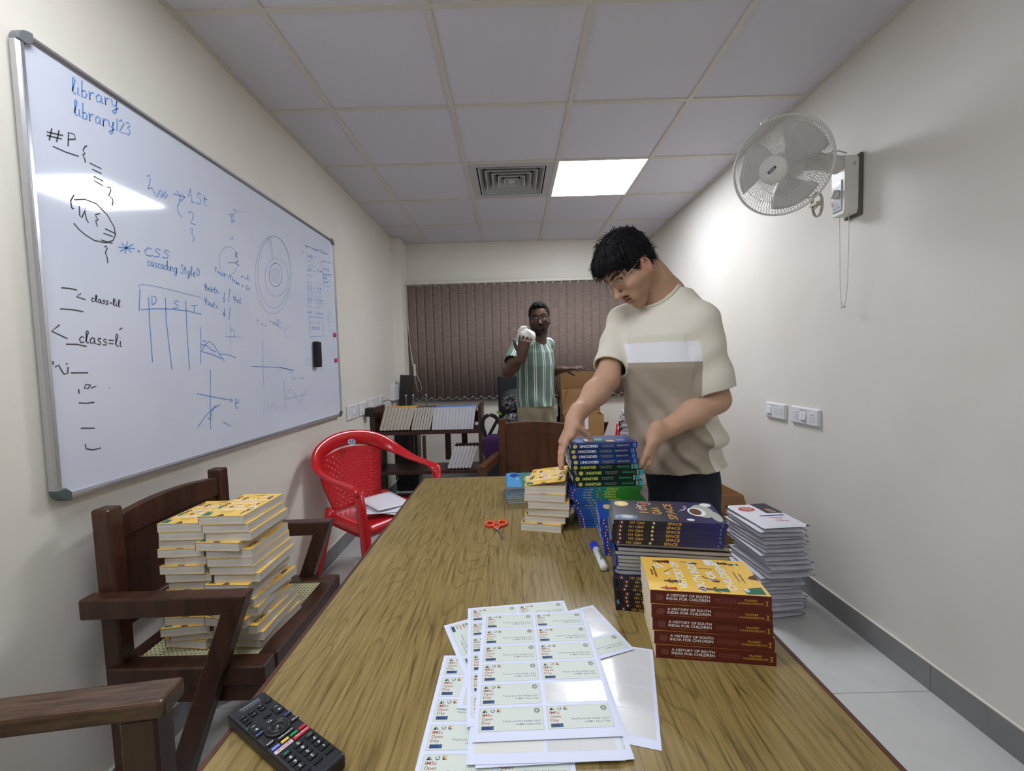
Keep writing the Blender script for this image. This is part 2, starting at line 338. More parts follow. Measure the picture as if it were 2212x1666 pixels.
INK_B='1186,2022;1193,2045;1197,2060;1194,2064;1190,2058;1188,2025;1191,2018;1196,2023|1203,2043;1201,2022;1207,2024|1204,2054;1204,2055|1216,2070;1212,2023;1223,2027;1227,2039;1222,2046;1213,2039|1234,2052;1235,2029;1237,2046;1244,2055;1250,2055|1271,2058;1263,2061;1254,2049;1256,2036;1266,2042;1272,2061;1271,2041;1276,2043|1281,2066;1282,2042;1284,2060;1292,2069;1298,2068|1303,2072;1304,2055;1312,2056;1320,2077;1315,2041;1305,2031;1302,2037;1324,2058|1187,1965;1193,1986;1197,2000;1195,2005;1191,1999;1189,1968;1191,1961;1196,1965|1202,1984;1200,1964;1205,1965|1203,1994;1203,1995|1213,2008;1210,1963;1219,1966;1223,1977;1219,1985;1211,1979|1229,1990;1230,1967;1232,1984;1238,1992;1243,1990|1261,1992;1255,1995;1247,1984;1248,1972;1257,1977;1262,1995;1261,1976;1266,1977|1270,1999;1270,1975;1272,1992;1279,2001;1284,1999|1288,2003;1289,1986;1296,1986;1303,2006;1298,1972;1290,1963;1287,1969;1306,1987|1316,2023;1313,1984|1323,2018;1331,2028;1339,2020;1329,2002;1321,1987;1338,1990|1345,2026;1356,2032;1360,2024;1350,2014;1359,2006;1352,1992;1342,1994|1288,1631;1344,1641|1299,1646;1331,1626|1320,1656;1309,1617|1339,1654;1292,1619|1354,1637;1359,1639;1362,1638;1357,1634;1354,1637|1408,1656;1395,1658;1380,1644;1383,1632;1399,1632;1410,1637|1443,1662;1429,1664;1420,1656;1439,1648;1432,1637;1413,1635|1480,1667;1465,1669;1455,1661;1475,1653;1468,1642;1448,1640|1397,1612;1392,1615;1388,1606;1390,1599;1397,1601|1410,1612;1405,1615;1400,1608;1401,1599;1406,1602;1410,1613;1409,1600;1412,1600|1424,1614;1419,1615;1416,1611;1422,1606;1420,1600;1414,1600|1437,1613;1432,1616;1427,1607;1429,1600;1437,1602|1450,1613;1445,1616;1440,1609;1441,1600;1447,1603;1450,1615;1450,1601;1453,1601|1465,1614;1460,1617;1455,1608;1457,1600;1464,1605;1468,1634;1466,1602;1469,1602|1473,1617;1472,1602;1476,1602|1474,1625;1474,1626|1480,1617;1479,1600;1481,1612;1487,1618;1490,1614;1490,1602;1493,1602|1507,1615;1501,1618;1496,1610;1498,1602;1506,1606;1508,1618;1504,1592;1497,1588;1496,1594;1509,1604|1540,1632;1533,1636;1528,1628;1537,1616;1533,1603;1523,1604|1547,1634;1544,1605;1550,1603|1542,1623;1552,1623|1555,1620;1556,1607;1561,1606;1566,1620;1562,1595;1556,1589;1554,1594;1568,1606|1571,1608;1577,1624;1581,1635;1579,1640;1575,1635;1573,1609;1575,1603;1579,1606|1583,1610;1594,1614;1593,1620;1587,1620;1583,1611;1585,1603;1595,1606|1616,1626;1616,1623;1615,1620;1614,1617;1613,1615;1611,1613;1610,1612;1608,1611;1607,1611;1606,1612;1605,1613;1604,1615;1603,1617;1603,1620;1603,1623;1604,1626;1604,1629;1605,1632;1606,1634;1608,1636;1609,1637;1611,1638;1612,1638;1614,1637;1615,1636;1616,1634;1616,1631;1616,1629;1616,1626|1410,1892;1420,1901;1422,1887;1410,1851;1426,1862;1434,1850;1443,1838;1450,1854;1461,1869;1471,1862;1459,1842;1454,1855;1469,1848;1481,1872;1489,1864;1476,1846|1516,1878;1569,1887|1531,1894;1549,1884;1540,1864|1553,1894;1569,1887;1547,1864|1587,1896;1598,1929;1603,1882|1597,1879;1617,1886|1655,1928;1640,1930;1629,1918;1650,1906;1642,1888;1621,1886|1672,1933;1667,1896;1680,1896|1660,1917;1684,1922|1546,1869;1530,1838;1532,1817;1549,1808|1581,1834;1594,1844;1607,1840;1599,1817;1586,1798;1614,1803|1582,1776;1596,1784;1591,1764;1601,1747;1592,1732|1556,1764;1559,1764|1352,1517;1343,1446|1349,1451;1404,1461;1456,1467;1541,1471;1612,1466|1382,1495;1379,1416;1379,1283|1449,1504;1446,1423;1455,1258|1539,1507;1535,1403;1535,1257|1393,1473;1395,1502;1409,1501;1412,1490;1405,1478;1393,1473|1507,1499;1493,1500;1483,1492;1503,1485;1496,1475;1477,1472|1563,1492;1594,1497|1578,1494;1576,1469|1603,1417;1599,1348;1590,1277|1599,1324;1617,1349;1645,1366;1669,1351;1694,1320;1723,1288|1601,1351;1626,1349;1650,1334;1663,1329;1676,1326|1603,1324;1649,1316;1710,1298|1698,1317;1750,1316;1799,1302|1609,1365;1627,1366|1772,1422;1795,1420;1795,1390|1641,1254;1629,1145;1620,1022|1562,1167;1642,1148;1752,1125|1745,1132;1760,1124;1743,1116|1774,1095;1778,1127;1796,1121;1797,1111;1775,1112|1783,1094;1779,1091;1781,1086;1786,1086;1788,1091;1783,1094|1555,1041;1593,1075;1638,1101;1684,1114|1622,1069;1642,1104;1661,1114|1609,1070;1625,1060|1691,1043;1718,1028;1708,1024|1900,1265;2112,1259;2264,1243|1834,1734;1837,1758;1849,1758;1848,1751;1835,1746;1849,1737|1781,1700;1828,1711;1850,1723|1828,1711;1859,1705|1701,1663;1714,1661|1707,1662;1705,1645|1723,1650;1718,1652;1716,1650;1721,1646;1720,1643;1714,1644|1736,1647;1731,1650;1726,1646;1728,1641;1736,1641|1748,1644;1743,1647;1738,1644;1740,1639;1745,1639;1748,1645;1748,1638;1751,1637|1757,1652;1755,1637;1760,1636|1752,1647;1761,1646|1774,1638;1783,1636|1786,1648;1801,1645|1793,1647;1792,1629|1811,1643;1807,1644;1804,1628;1802,1623|1801,1636;1810,1635|1813,1634;1814,1624;1815,1631;1819,1633;1823,1631|1826,1626;1836,1626;1834,1630;1829,1631;1826,1627;1828,1622;1836,1622|1839,1624;1849,1624;1848,1627;1842,1628;1839,1624;1842,1619;1850,1619|1865,1624;1877,1621|1865,1619;1876,1616|1894,1609;1896,1629;1905,1624;1907,1616;1902,1609;1894,1609|1916,1623;1914,1607;1920,1605|1911,1618;1922,1616|1866,1664;1867,1652;1869,1660;1875,1664;1881,1662|1900,1663;1885,1657;1899,1651|1906,1651;1909,1675;1923,1673;1922,1665;1907,1663;1923,1650|1639,1585;1639,1575;1643,1572;1647,1574;1649,1584|1644,1590;1641,1559|1652,1576;1651,1564;1654,1564|1653,1582;1653,1583|1658,1576;1657,1562;1659,1571;1664,1575;1666,1572;1666,1563;1669,1563|1676,1585;1671,1573;1674,1561|1678,1574;1678,1560;1679,1570;1683,1573;1686,1572|1693,1583;1690,1562;1695,1560|1688,1575;1697,1575|1700,1583;1703,1570;1697,1558|1705,1570;1715,1569|1705,1563;1715,1562|1634,1532;1635,1521;1639,1517;1645,1519;1647,1529|1641,1536;1638,1504|1655,1519;1650,1514;1652,1507;1658,1507;1660,1514;1655,1519|1664,1517;1664,1506;1669,1503;1675,1509;1676,1515;1675,1502;1677,1502|1685,1524;1682,1502;1688,1499|1680,1517;1690,1515|1692,1510;1705,1507|1692,1503;1704,1500|1749,1573;1747,1554|1735,1548;1753,1550|1739,1541;1745,1545;1750,1542;1744,1536;1738,1531;1750,1531|1791,1589;1783,1590;1778,1563;1772,1537;1766,1539|1805,1565;1806,1553;1811,1550;1816,1553;1819,1565|1813,1571;1809,1535|1823,1556;1822,1542;1826,1542|1824,1562;1825,1563|1831,1555;1830,1540;1832,1551;1839,1555;1842,1552;1841,1541;1845,1541|1855,1567;1848,1553;1852,1539|1743,1506;1741,1487|1729,1483;1747,1484|1734,1481;1739,1484;1744,1482;1739,1477;1734,1474;1745,1475|1787,1512;1779,1514;1774,1487;1768,1462;1762,1464|2200,1736;2197,1722;2191,1708;2183,1695;2172,1684;2160,1674;2147,1667;2134,1664;2121,1663;2109,1665;2099,1670;2091,1678;2085,1687;2082,1699;2082,1711;2085,1725;2090,1738;2098,1750;2108,1762;2120,1771;2133,1779;2146,1783;2159,1785;2171,1783;2182,1779;2191,1771;2197,1761;2200,1749;2200,1736|1819,1908;1824,1912;1828,1910;1823,1904;1818,1898;1828,1901|1840,1917;1833,1914;1832,1910;1838,1911;1837,1905;1830,1903|1831,1894;1822,1891;1821,1886;1829,1888;1828,1882;1820,1879|1839,1896;1833,1889;1836,1884;1842,1887;1844,1894;1839,1896|1807,1817;1811,1805;1822,1809;1826,1822|2093,1486;2096,1470;2105,1482;2110,1470;2119,1485|2126,1469;2129,1501;2143,1496;2146,1483;2138,1472;2126,1469|2470,1962;2470,1951;2471,1959;2478,1962;2481,1961;2481,1953;2485,1954|2493,1964;2487,1959;2490,1954;2497,1955;2499,1961;2493,1964|2515,1962;2526,1963|2543,1968;2546,1958;2552,1967;2556,1959;2563,1970|2594,1986;2589,1987;2585,1972;2581,1959;2576,1960|2595,1973;2595,1963;2596,1970;2604,1974;2608,1972;2607,1965;2611,1965|2616,1975;2614,1957|2615,1973;2622,1976;2627,1972;2622,1966;2615,1967|2637,1986;2635,1968;2641,1968|2631,1979;2644,1980|2668,1989;2661,1978;2666,1969|2687,1995;2681,1996;2677,1981;2673,1967;2668,1968|2701,1981;2694,1983;2688,1976;2691,1972;2699,1975;2704,1995;2701,1973;2706,1974|2711,1984;2710,1974;2715,1974|2712,1989;2712,1990|2726,1986;2719,1980;2723,1974;2731,1977;2733,1983;2726,1986|2738,1987;2738,1975;2740,1983;2748,1987;2748,1976;2752,1985;2758,1988;2759,1978;2763,1979|2503,1915;2491,1906;2491,1899;2502,1901;2505,1906;2492,1905|2511,1914;2520,1919;2528,1917;2519,1909;2510,1902;2529,1905|2534,1918;2543,1923;2552,1921;2542,1913;2533,1906;2553,1910|2577,1919;2595,1923|2493,1833;2481,1824;2482,1817;2491,1819;2494,1824;2482,1823|2500,1831;2508,1836;2515,1833;2507,1826;2499,1820;2516,1822|2533,1840;2520,1828;2538,1831|2533,1834;2531,1824|2559,1834;2575,1837|2598,1835;2604,1855;2613,1843;2627,1859;2628,1840|2645,1852;2637,1846;2641,1842;2651,1845;2654,1851;2645,1852|2660,1855;2660,1845;2662,1852;2673,1857;2678,1855;2678,1848;2684,1849|2470,1729;2481,1731;2486,1729;2476,1724;2486,1722;2479,1716;2468,1717|2499,1734;2497,1719|2508,1733;2519,1736;2523,1733;2514,1729;2524,1726;2517,1721;2505,1721|2550,1730;2568,1732|2597,1749;2597,1734;2607,1732;2616,1736;2620,1752|2645,1744;2634,1744;2629,1741;2641,1739;2637,1735;2625,1734|2462,1659;2472,1661;2476,1658;2468,1654;2476,1651;2470,1646;2460,1647|2488,1663;2487,1648|2512,1665;2499,1664;2497,1658;2509,1658;2507,1650;2494,1649|2534,1658;2550,1659|2574,1655;2580,1675;2590,1663;2604,1678;2605,1658|2622,1670;2614,1665;2618,1660;2629,1662;2632,1668;2622,1670|2638,1671;2638,1661;2640,1668;2651,1672;2657,1671;2657,1664;2663,1664|2464,1584;2452,1574;2469,1575|2464,1578;2462,1569|2484,1585;2472,1575;2489,1576|2484,1580;2482,1570|2493,1584;2503,1586;2507,1583;2499,1579;2507,1576;2501,1571;2491,1572|2529,1579;2544,1579|2570,1575;2572,1595;2586,1593;2590,1585;2582,1577;2570,1575|2596,1586;2596,1577;2599,1584;2608,1587;2609,1577;2613,1585;2620,1587;2622,1579;2626,1579|2631,1589;2631,1579;2632,1586;2642,1589;2648,1588;2648,1581;2653,1581|2672,1919;2826,1940;2829,1865;2674,1840;2672,1919|2678,1836;2791,1849;2778,1780;2675,1766;2678,1836|2466,1550;2649,1562;2645,1450;2463,1432;2466,1550|2697,1881;2686,1873;2691,1866;2704,1870;2708,1879;2697,1881|2716,1884;2715,1869;2718,1880;2731,1887;2738,1885;2738,1874;2745,1876|2761,1892;2750,1883;2756,1876;2769,1880;2773,1889;2761,1892|2691,1832;2689,1814;2694,1813|2686,1824;2697,1826|2710,1823;2704,1824;2699,1818;2701,1813;2710,1816|2714,1826;2714,1817;2719,1816;2724,1823;2726,1827;2725,1817;2727,1817|2735,1837;2732,1819;2738,1819|2729,1830;2740,1831|2685,1796;2684,1785;2686,1793;2694,1797;2698,1795;2698,1788;2702,1788|2712,1800;2705,1794;2708,1788;2716,1791;2718,1797;2712,1800|2724,1801;2723,1792;2730,1791;2737,1799;2738,1803;2737,1793;2740,1793|2749,1814;2747,1795;2754,1795|2743,1806;2756,1808|2488,1495;2486,1477|2506,1496;2497,1487;2501,1478;2512,1480;2516,1491;2506,1496|2532,1497;2522,1488;2526,1479;2538,1481;2541,1492;2532,1497|2557,1498;2548,1489;2552,1480;2564,1482;2567,1493;2557,1498|2594,1500;2577,1499;2575,1492;2590,1491;2588,1482;2572,1482'
INK_K='1125,1891;1116,1856|1143,1896;1134,1861|1112,1875;1152,1887|1111,1866;1148,1876|1163,1864;1167,1903;1183,1906;1184,1894;1164,1883|1124,1845;1156,1846;1189,1851|1216,1892;1210,1888;1203,1874;1208,1867;1201,1860;1206,1853;1207,1842|1220,1847;1254,1846|1225,1832;1253,1832|1228,1814;1256,1812|1228,1802;1255,1798|1250,1674;1284,1669|1244,1659;1273,1658|1235,1637;1270,1637|1267,1800;1277,1802;1278,1795;1270,1776;1281,1771;1282,1762;1278,1750|1168,1738;1158,1719;1159,1703;1161,1698;1158,1700;1165,1701|1167,1725;1197,1738;1229,1738;1260,1717;1280,1687;1281,1664;1272,1646;1249,1633;1215,1630;1189,1639;1173,1649;1161,1661|1180,1713;1179,1687;1184,1683;1195,1706;1195,1697;1197,1683;1202,1675|1195,1712;1197,1712|1239,1714;1224,1705;1227,1698;1232,1694;1224,1688;1225,1681;1228,1673|1243,1620;1250,1623;1252,1618;1245,1603;1250,1590;1250,1574|1115,1479;1135,1481;1155,1480|1165,1472;1152,1462;1176,1457|1201,1463;1197,1465;1193,1460;1195,1455;1201,1456|1204,1457;1208,1466;1210,1473;1208,1475;1206,1473;1205,1458;1207,1455;1209,1456|1220,1462;1216,1464;1212,1460;1213,1454;1218,1456;1220,1463;1220,1454;1223,1454|1233,1462;1228,1463;1226,1461;1231,1457;1229,1453;1224,1454|1243,1462;1239,1463;1236,1460;1241,1456;1240,1453;1234,1453|1246,1458;1254,1458|1257,1454;1261,1464;1264,1470;1262,1473;1259,1470;1258,1455;1260,1451;1263,1453|1267,1461;1266,1452;1270,1451|1267,1466;1268,1467|1273,1453;1277,1463;1280,1469;1278,1472;1275,1470;1274,1454;1276,1450;1279,1452|1108,1423;1138,1425;1168,1423|1103,1381;1083,1363;1120,1346|1115,1331;1143,1332;1169,1327|1164,1351;1157,1354;1151,1346;1154,1337;1163,1339|1167,1341;1173,1357;1177,1367;1175,1372;1171,1368;1169,1343;1172,1336;1176,1339|1193,1349;1187,1353;1180,1346;1181,1336;1189,1338;1193,1351;1193,1336;1197,1336|1212,1350;1205,1352;1202,1347;1210,1340;1207,1334;1199,1335|1229,1349;1222,1351;1218,1346;1227,1340;1224,1333;1215,1334|1234,1348;1249,1348|1233,1339;1248,1338|1254,1336;1261,1353;1265,1364;1262,1369;1258,1364;1256,1338;1259,1331;1264,1333|1271,1348;1269,1331;1275,1331|1271,1357;1272,1358|1270,1381;1281,1388|1080,1286;1080,1277|1084,1271;1093,1276;1099,1261;1104,1252;1113,1254;1116,1271|1121,1255;1167,1254|1111,1280;1115,1278|1138,1210;1138,1198|1169,1220;1158,1222;1153,1212;1163,1210;1171,1220;1172,1211;1187,1216|1135,1173;1156,1170;1178,1171|1135,1104;1173,1098|1143,1059;1145,1045;1163,1038;1186,1039|1224,1209;1226,1208'
INK_F='1348,1519;1349,1528;1362,1534;1423,1536;1489,1535;1617,1530|1773,1449;1769,1355|1738,1390;1849,1394|1724,1028;1720,1024;1722,1018;1727,1019;1729,1024;1724,1028|1741,1025;1736,1027;1733,1024;1739,1020;1737,1017;1731,1018|1996,1375;1987,1259;1985,1161|2127,1261;2264,1237|2150,1273;2139,1241|2222,1243;2220,1229;2225,1228|2216,1238;2227,1238|2236,1236;2230,1232;2233,1227;2240,1228;2242,1233;2236,1236|2253,1209;2246,1212;2240,1206;2250,1199;2246,1191;2236,1192|2258,1201;2256,1191;2261,1191|2258,1206;2258,1207|2265,1201;2265,1190;2267,1198;2274,1201;2277,1199;2277,1191;2281,1191|2297,1201;2300,1190;2307,1199;2310,1190;2317,1201|2333,1199;2327,1201;2320,1197;2322,1190;2329,1192;2333,1200;2333,1191;2337,1191|2340,1201;2345,1190;2354,1201|2357,1195;2369,1197;2367,1201;2361,1201;2357,1196;2360,1190;2371,1192|2161,1191;2163,1031|2164,1092;2282,1099;2408,1103|2164,1092;2213,1143;2244,1128;2273,1092;2313,1059;2342,1086;2363,1111;2393,1136;2445,1091|1972,1049;1981,1097;2006,1091;2017,1044;2046,1091;2070,1053;2100,1066|2401,1299;2582,1318;2589,1286;2403,1268;2401,1299|1822,1769;1832,1763;1840,1755;1846,1744;1848,1732;1847,1718;1843,1704;1837,1689;1827,1676;1816,1665;1803,1656;1790,1650;1777,1647;1765,1647;1753,1650;1744,1655;1737,1664;1732,1674;1730,1686;1731,1699;1734,1713;1740,1726;1749,1738;1759,1750;1771,1759;1784,1766;1797,1770;1810,1771;1822,1769|2293,1755;2283,1707;2264,1659;2238,1616;2207,1580;2171,1551;2134,1532;2098,1523;2064,1524;2033,1534;2007,1553;1987,1579;1974,1611;1967,1648;1968,1688;1975,1729;1990,1771;2010,1810;2036,1846;2067,1877;2102,1901;2138,1916;2174,1922;2209,1918;2240,1903;2266,1877;2284,1843;2293,1801;2293,1755|2282,1765;2273,1722;2257,1679;2234,1639;2206,1606;2174,1579;2141,1561;2108,1553;2077,1553;2049,1562;2026,1579;2008,1603;1996,1633;1990,1667;1990,1704;1997,1742;2010,1780;2029,1817;2053,1850;2081,1878;2112,1900;2145,1914;2177,1919;2209,1914;2236,1900;2259,1877;2274,1846;2283,1808;2282,1765|2088,1771;2108,1787;2129,1800;2152,1809;2176,1813;2198,1813;2219,1807;2236,1797;2249,1783;2257,1765;2260,1744;2257,1722;2249,1699;2236,1677;2218,1658;2197,1641;2175,1628;2151,1619;2128,1615;2106,1616;2087,1621;2071,1630;2058,1643;2049,1659;2045,1677;2046,1696;2051,1717;2061,1737;2075,1757|2084,1890;2107,1846;2123,1799|2112,1895;2123,1843;2133,1798|2111,1744;2102,1720;2113,1688|2127,1754;2120,1723;2126,1685|2144,1764;2137,1727;2138,1683|2160,1761;2155,1730;2152,1690|2175,1758;2173,1734;2166,1698|1841,1941;1841,1934;1841,1939;1846,1942;1848,1941;1848,1936;1850,1937|1856,1945;1852,1941;1854,1938;1858,1940;1859,1944;1856,1945|1801,1904;1837,1920;1888,1953|1896,1953;1896,1948;1900,1949|1897,1955;1897,1955|1903,1955;1903,1950;1904,1953;1909,1956;1912,1956;1913,1953;1916,1953|1965,1485;1962,1465;1970,1462|1957,1479;1972,1476|1994,1470;1993,1457;1995,1466;2005,1468;2010,1465;2010,1455;2015,1454|2018,1464;2037,1461|2018,1458;2036,1455|2042,1449;2043,1449|2150,1490;2187,1487;2177,1457;2207,1452;2234,1491;2263,1460;2242,1416;2203,1414;2184,1454|2053,1490;2162,1460|2473,1959;2603,1969|2500,1887;2488,1877;2488,1871;2499,1873;2502,1878;2489,1877|2526,1891;2511,1889;2510,1883;2523,1884;2521,1877;2507,1874|2531,1889;2539,1894;2548,1892;2538,1884;2529,1877;2549,1881|2574,1890;2591,1893|2473,1840;2474,1840|2501,1859;2485,1847;2508,1850|2502,1853;2500,1843|2524,1862;2514,1853;2519,1847;2532,1850;2536,1859;2524,1862|2544,1864;2557,1868;2563,1865;2551,1860;2564,1858;2555,1852;2541,1851|2491,1802;2478,1793;2479,1787;2490,1788;2492,1793;2479,1792|2499,1800;2508,1805;2516,1802;2506,1795;2498,1788;2517,1791|2540,1809;2525,1807;2524,1801;2537,1801;2535,1794;2521,1792|2564,1803;2582,1805|2486,1758;2473,1749;2474,1743;2484,1744;2487,1749;2474,1748|2494,1756;2502,1760;2510,1758;2501,1751;2492,1744;2511,1747|2530,1764;2517,1755;2518,1748;2529,1750;2531,1755;2518,1754|2557,1758;2574,1760|2602,1777;2602,1762;2611,1759;2620,1764;2625,1780|2648,1773;2638,1772;2633,1769;2644,1767;2641,1763;2629,1762|2468,1705;2478,1708;2483,1705;2474,1701;2483,1698;2477,1693;2465,1693|2496,1710;2494,1695|2504,1708;2513,1712;2522,1710;2512,1702;2503,1696;2523,1698|2548,1706;2565,1708|2594,1725;2594,1709;2604,1707;2613,1711;2618,1728|2642,1719;2631,1719;2626,1716;2638,1714;2635,1710;2622,1709|2465,1682;2475,1685;2479,1682;2471,1678;2480,1675;2473,1670;2463,1670|2499,1687;2486,1676;2504,1678|2499,1681;2497,1672|2521,1689;2508,1679;2527,1680|2522,1684;2520,1674|2550,1683;2567,1684|2594,1701;2594,1685;2603,1683;2612,1687;2616,1703|2639,1695;2629,1695;2624,1691;2636,1689;2632,1685;2621,1685|2460,1640;2470,1642;2474,1640;2466,1636;2474,1633;2468,1628;2458,1628|2486,1644;2484,1629|2493,1643;2503,1645;2507,1642;2499,1639;2508,1636;2501,1630;2491,1631|2531,1639;2547,1640|2570,1636;2576,1656;2586,1643;2599,1658;2601,1639|2617,1650;2609,1645;2613,1640;2624,1642;2626,1648;2617,1650|2633,1651;2633,1641;2635,1648;2645,1652;2651,1651;2651,1644;2657,1644|2661,1654;2661,1644;2663,1651;2674,1655;2679,1653;2680,1646;2685,1647|2458,1617;2467,1619;2471,1616;2463,1612;2472,1609;2466,1604;2455,1605|2479,1619;2489,1621;2493,1618;2484,1614;2493,1611;2487,1606;2476,1606|2505,1622;2503,1607|2530,1614;2546,1616|2573,1612;2575,1631;2590,1630;2594,1622;2586,1614;2573,1612|2601,1624;2601,1614;2604,1621;2613,1624;2615,1615;2619,1622;2627,1625;2628,1617;2633,1617|2427,1921;2418,1922;2411,1915;2424,1910;2419,1901;2405,1899|2448,1916;2439,1916;2431,1908;2435,1904;2448,1908|2480,1523;2480,1512;2481,1520;2491,1524;2495,1522;2495,1514;2500,1514|2504,1525;2504,1516;2512,1514;2520,1521;2521,1526;2520,1515;2524,1516|2546,1527;2546,1516;2548,1524;2557,1528;2562,1526;2562,1517;2567,1518|2579,1529;2571,1523;2575,1518;2585,1519;2587,1526;2579,1529|2594,1530;2593,1518;2595,1526;2605,1530;2610,1528;2610,1520;2616,1520|2719,1611;2706,1598;2716,1587|2744,1610;2725,1595;2751,1598|2744,1603;2741,1589|2758,1608;2770,1614;2782,1609;2769,1599;2756,1591;2783,1593|2716,1583;2727,1588;2738,1584;2726,1576;2714,1569;2739,1570|2746,1591;2756,1581;2744,1570|2718,1557;2730,1562;2742,1558;2729,1549;2716,1542;2744,1543|2751,1555;2761,1543;2777,1557|2745,1524;2729,1525;2717,1519;2724,1514;2745,1516|2733,1500;2717,1487;2730,1476|2751,1499;2748,1477|2764,1495;2779,1501;2793,1496;2777,1487;2762,1478;2795,1480|2805,1505;2818,1493;2802,1480'
ink(INK_B, 1, .0036); ink(INK_K, 2, .0034); ink(INK_F, 3, .0026)
b.build('writing_panel', [wb, ink_b, ink_k, ink_f], t)
for nm, c, d in (('frame_rail', (.008,(YA+YZ)/2,ZB-.008), (.024, YZ-YA-.05, .018)), ('frame_rail', (.008,(YA+YZ)/2,ZA+.008), (.024, YZ-YA-.05, .018)),
                 ('frame_rail', (.008,YA+.009,(ZA+ZB)/2), (.024, .020, ZB-ZA-.05)), ('frame_rail', (.008,YZ-.005,(ZA+ZB)/2), (.022, .012, ZB-ZA-.05))):
    b = MB(); b.box(c, d, ch=.005)
    if d[1] > .5: b.box((c[0]+.011, c[1], c[2]), (.004, d[1], .006))
    else: b.box((c[0]+.011, c[1], c[2]), (.004, .007, d[2]))
    b.build(nm, alu, t)
for y, z, m in ((YA+.016, ZB-.016, grey_cap), (YA+.016, ZA+.016, green_cap), (YZ-.014, ZB-.014, grey_cap), (YZ-.014, ZA+.014, green_cap)):
    b = MB(); sy = -1 if y < 0 else 1; sz = 1 if z > 0 else -1; o = V((.0,y,z)); pts = []
    for k in range(7):
        a = math.pi/2*k/6; pts.append((sy*(-.016+.034*math.cos(a)), sz*(-.016+.034*math.sin(a))))
    pts += [(-sy*.018, sz*.018), (-sy*.018, -sz*.004), (-sy*.004, -sz*.018)]
    if sy*sz < 0: pts = pts[::-1]
    b.prism(pts, o, EY, EZ, EX, .024); b.build('corner_cap', m, t, bevel=.004)
b = MB(); b.box((0,0,0), (.03,.052,.15), ch=.004); b.box((.012,0,-.02), (.012,.04,.06), ch=.003)
o = b.build('duster', M('black_felt', (22,22,24), .8)); o.location = (-1.165, 2.512, 1.331); o.rotation_euler = (R(-2),0,0)
tag(o, 'black magnetic duster stuck on the whiteboard', 'board duster')
pink = M('pink_magnet', (205,40,110), .35)
for z, l in ((1.466,'upper pink round magnet at the far edge of the whiteboard'), (1.298,'lower pink round magnet at the far edge of the whiteboard')):
    b = MB(); b.lathe([(.013,0),(.0145,.004),(.0135,.009),(.009,.011)], (0,0,0), EX, 18)
    o = b.build('magnet', pink); o.location = (-1.1816, 2.80, z); tag(o, l, 'magnet', 'pink whiteboard magnets')

# ================================================================ switch plates
sw_w = M('switch_white', (222,224,228), .3); hole = M('socket_hole', (30,30,34), .8); sw_txt = M('plate_print', (90,90,96), .7)
def plate(label, loc, side, wd, ht, items, caption=True):
    """side: 'L' / 'R' wall; local frame: ex along the plate as seen, ez up, n out of the wall"""
    t = thing('switch_plate', label, 'switch plate', loc, group='white switch plates on the walls')
    n = EX if side == 'L' else -EX; ex = EY if side == 'L' else -EY
    B = Matrix((ex, n, EZ)).transposed().to_4x4()
    b = MB(); b.X = B; b.box((0,.006,0), (wd,.013,ht), ch=.004); b.box((0,.0135,0), (wd-.012,.003,ht-.012), ch=.001)
    if caption: b.text('POWER IN DATA', (0,.0153,ht/2-.017), EX, EZ, .005, 1, 'C')
    b.build('face_plate', [sw_w, sw_txt], t)
    for kind, x in items:
        b = MB(); b.X = B
        if kind == 'rocker':
            b.box((x,.017,0), (.02,.009,.042), 0, (R(9),0,0), .002); b.build('rocker_switch', sw_w, t)
        else:
            b.box((x,.0155,0), (.036,.002,.045), 0, None, .0008)
            for px, pz, r in ((0,.012,.0032),(-.008,-.002,.0022),(.008,-.002,.0022),(-.008,-.011,.0022),(.008,-.011,.0022)):
                b.disc((x+px,.0167,pz), EX, EZ, r, r, 1, 10)
            b.build('socket', [sw_w, hole], t)
plate('white switch plate on right wall, farther one of the pair', (XR, 2.418, .932), 'R', .182, .09, [('rocker',-.062),('rocker',-.04),('socket',0.005),('socket',.055)])
plate('white switch plate on right wall, one of the pair nearer the viewer', (XR, 2.177, .932), 'R', .216, .09, [('socket',-.06),('rocker',-.012),('rocker',.01),('socket',.062)])
plate('white switch plate on left wall nearest the whiteboard', (XL, 3.095, .918), 'L', .205, .105, [('socket',-.055),('rocker',-.01),('rocker',.012),('socket',.058)])
plate('white switch plate behind the black plug adapter', (XL, 3.32, .918), 'L', .17, .105, [('rocker',-.045),('socket',.02)])
plate('white switch plate just above the bookcase corner', (XL, 3.545, .93), 'L', .215, .105, [('rocker',-.05),('socket',.03)])
plate('small white switch plate above the bookcase with grey wire in it', (XL, 3.78, .935), 'L', .12, .105, [('socket',.0)])
black_pl = M('black_plastic', (22,22,24), .4)
t = thing('plug_adapter', 'black plug adapter in left wall socket with thin black lead', 'plug adapter', (XL+.018, 3.36, .885))
b = MB(); b.box((.022,0,0), (.045,.075,.07), ch=.006); b.build('body', black_pl, t)
b = MB(); b.tube([(.03,0,-.035),(.03,.004,-.08),(.026,.014,-.18),(.024,.03,-.28),(.024,.05,-.36),(.026,.06,-.46)], .0035, 6); b.build('cable', black_pl, t)
b = MB(); b.tube([(0,0,0),(.03,.0,.006),(.05,.02,.01),(.06,.06,.0),(.06,.10,-.03),(.058,.12,-.12)], .004, 6); o = b.build('cable', M('grey_cable', (140,140,146), .5)); o.location = (XL+.017, 3.77, .935); tag(o, 'short grey cable plugged in above the bookcase', 'cable')
t = thing('junction_box', 'white wall box beside the blinds in the back left corner', 'wall box', (XL, 4.17, .985))
b = MB(); b.box((.02,0,0), (.04,.16,.15), ch=.004); b.build('housing', sw_w, t); b = MB(); b.box((.042,.0,.0), (.006,.05,.08), ch=.002); b.build('cover', sw_w, t)
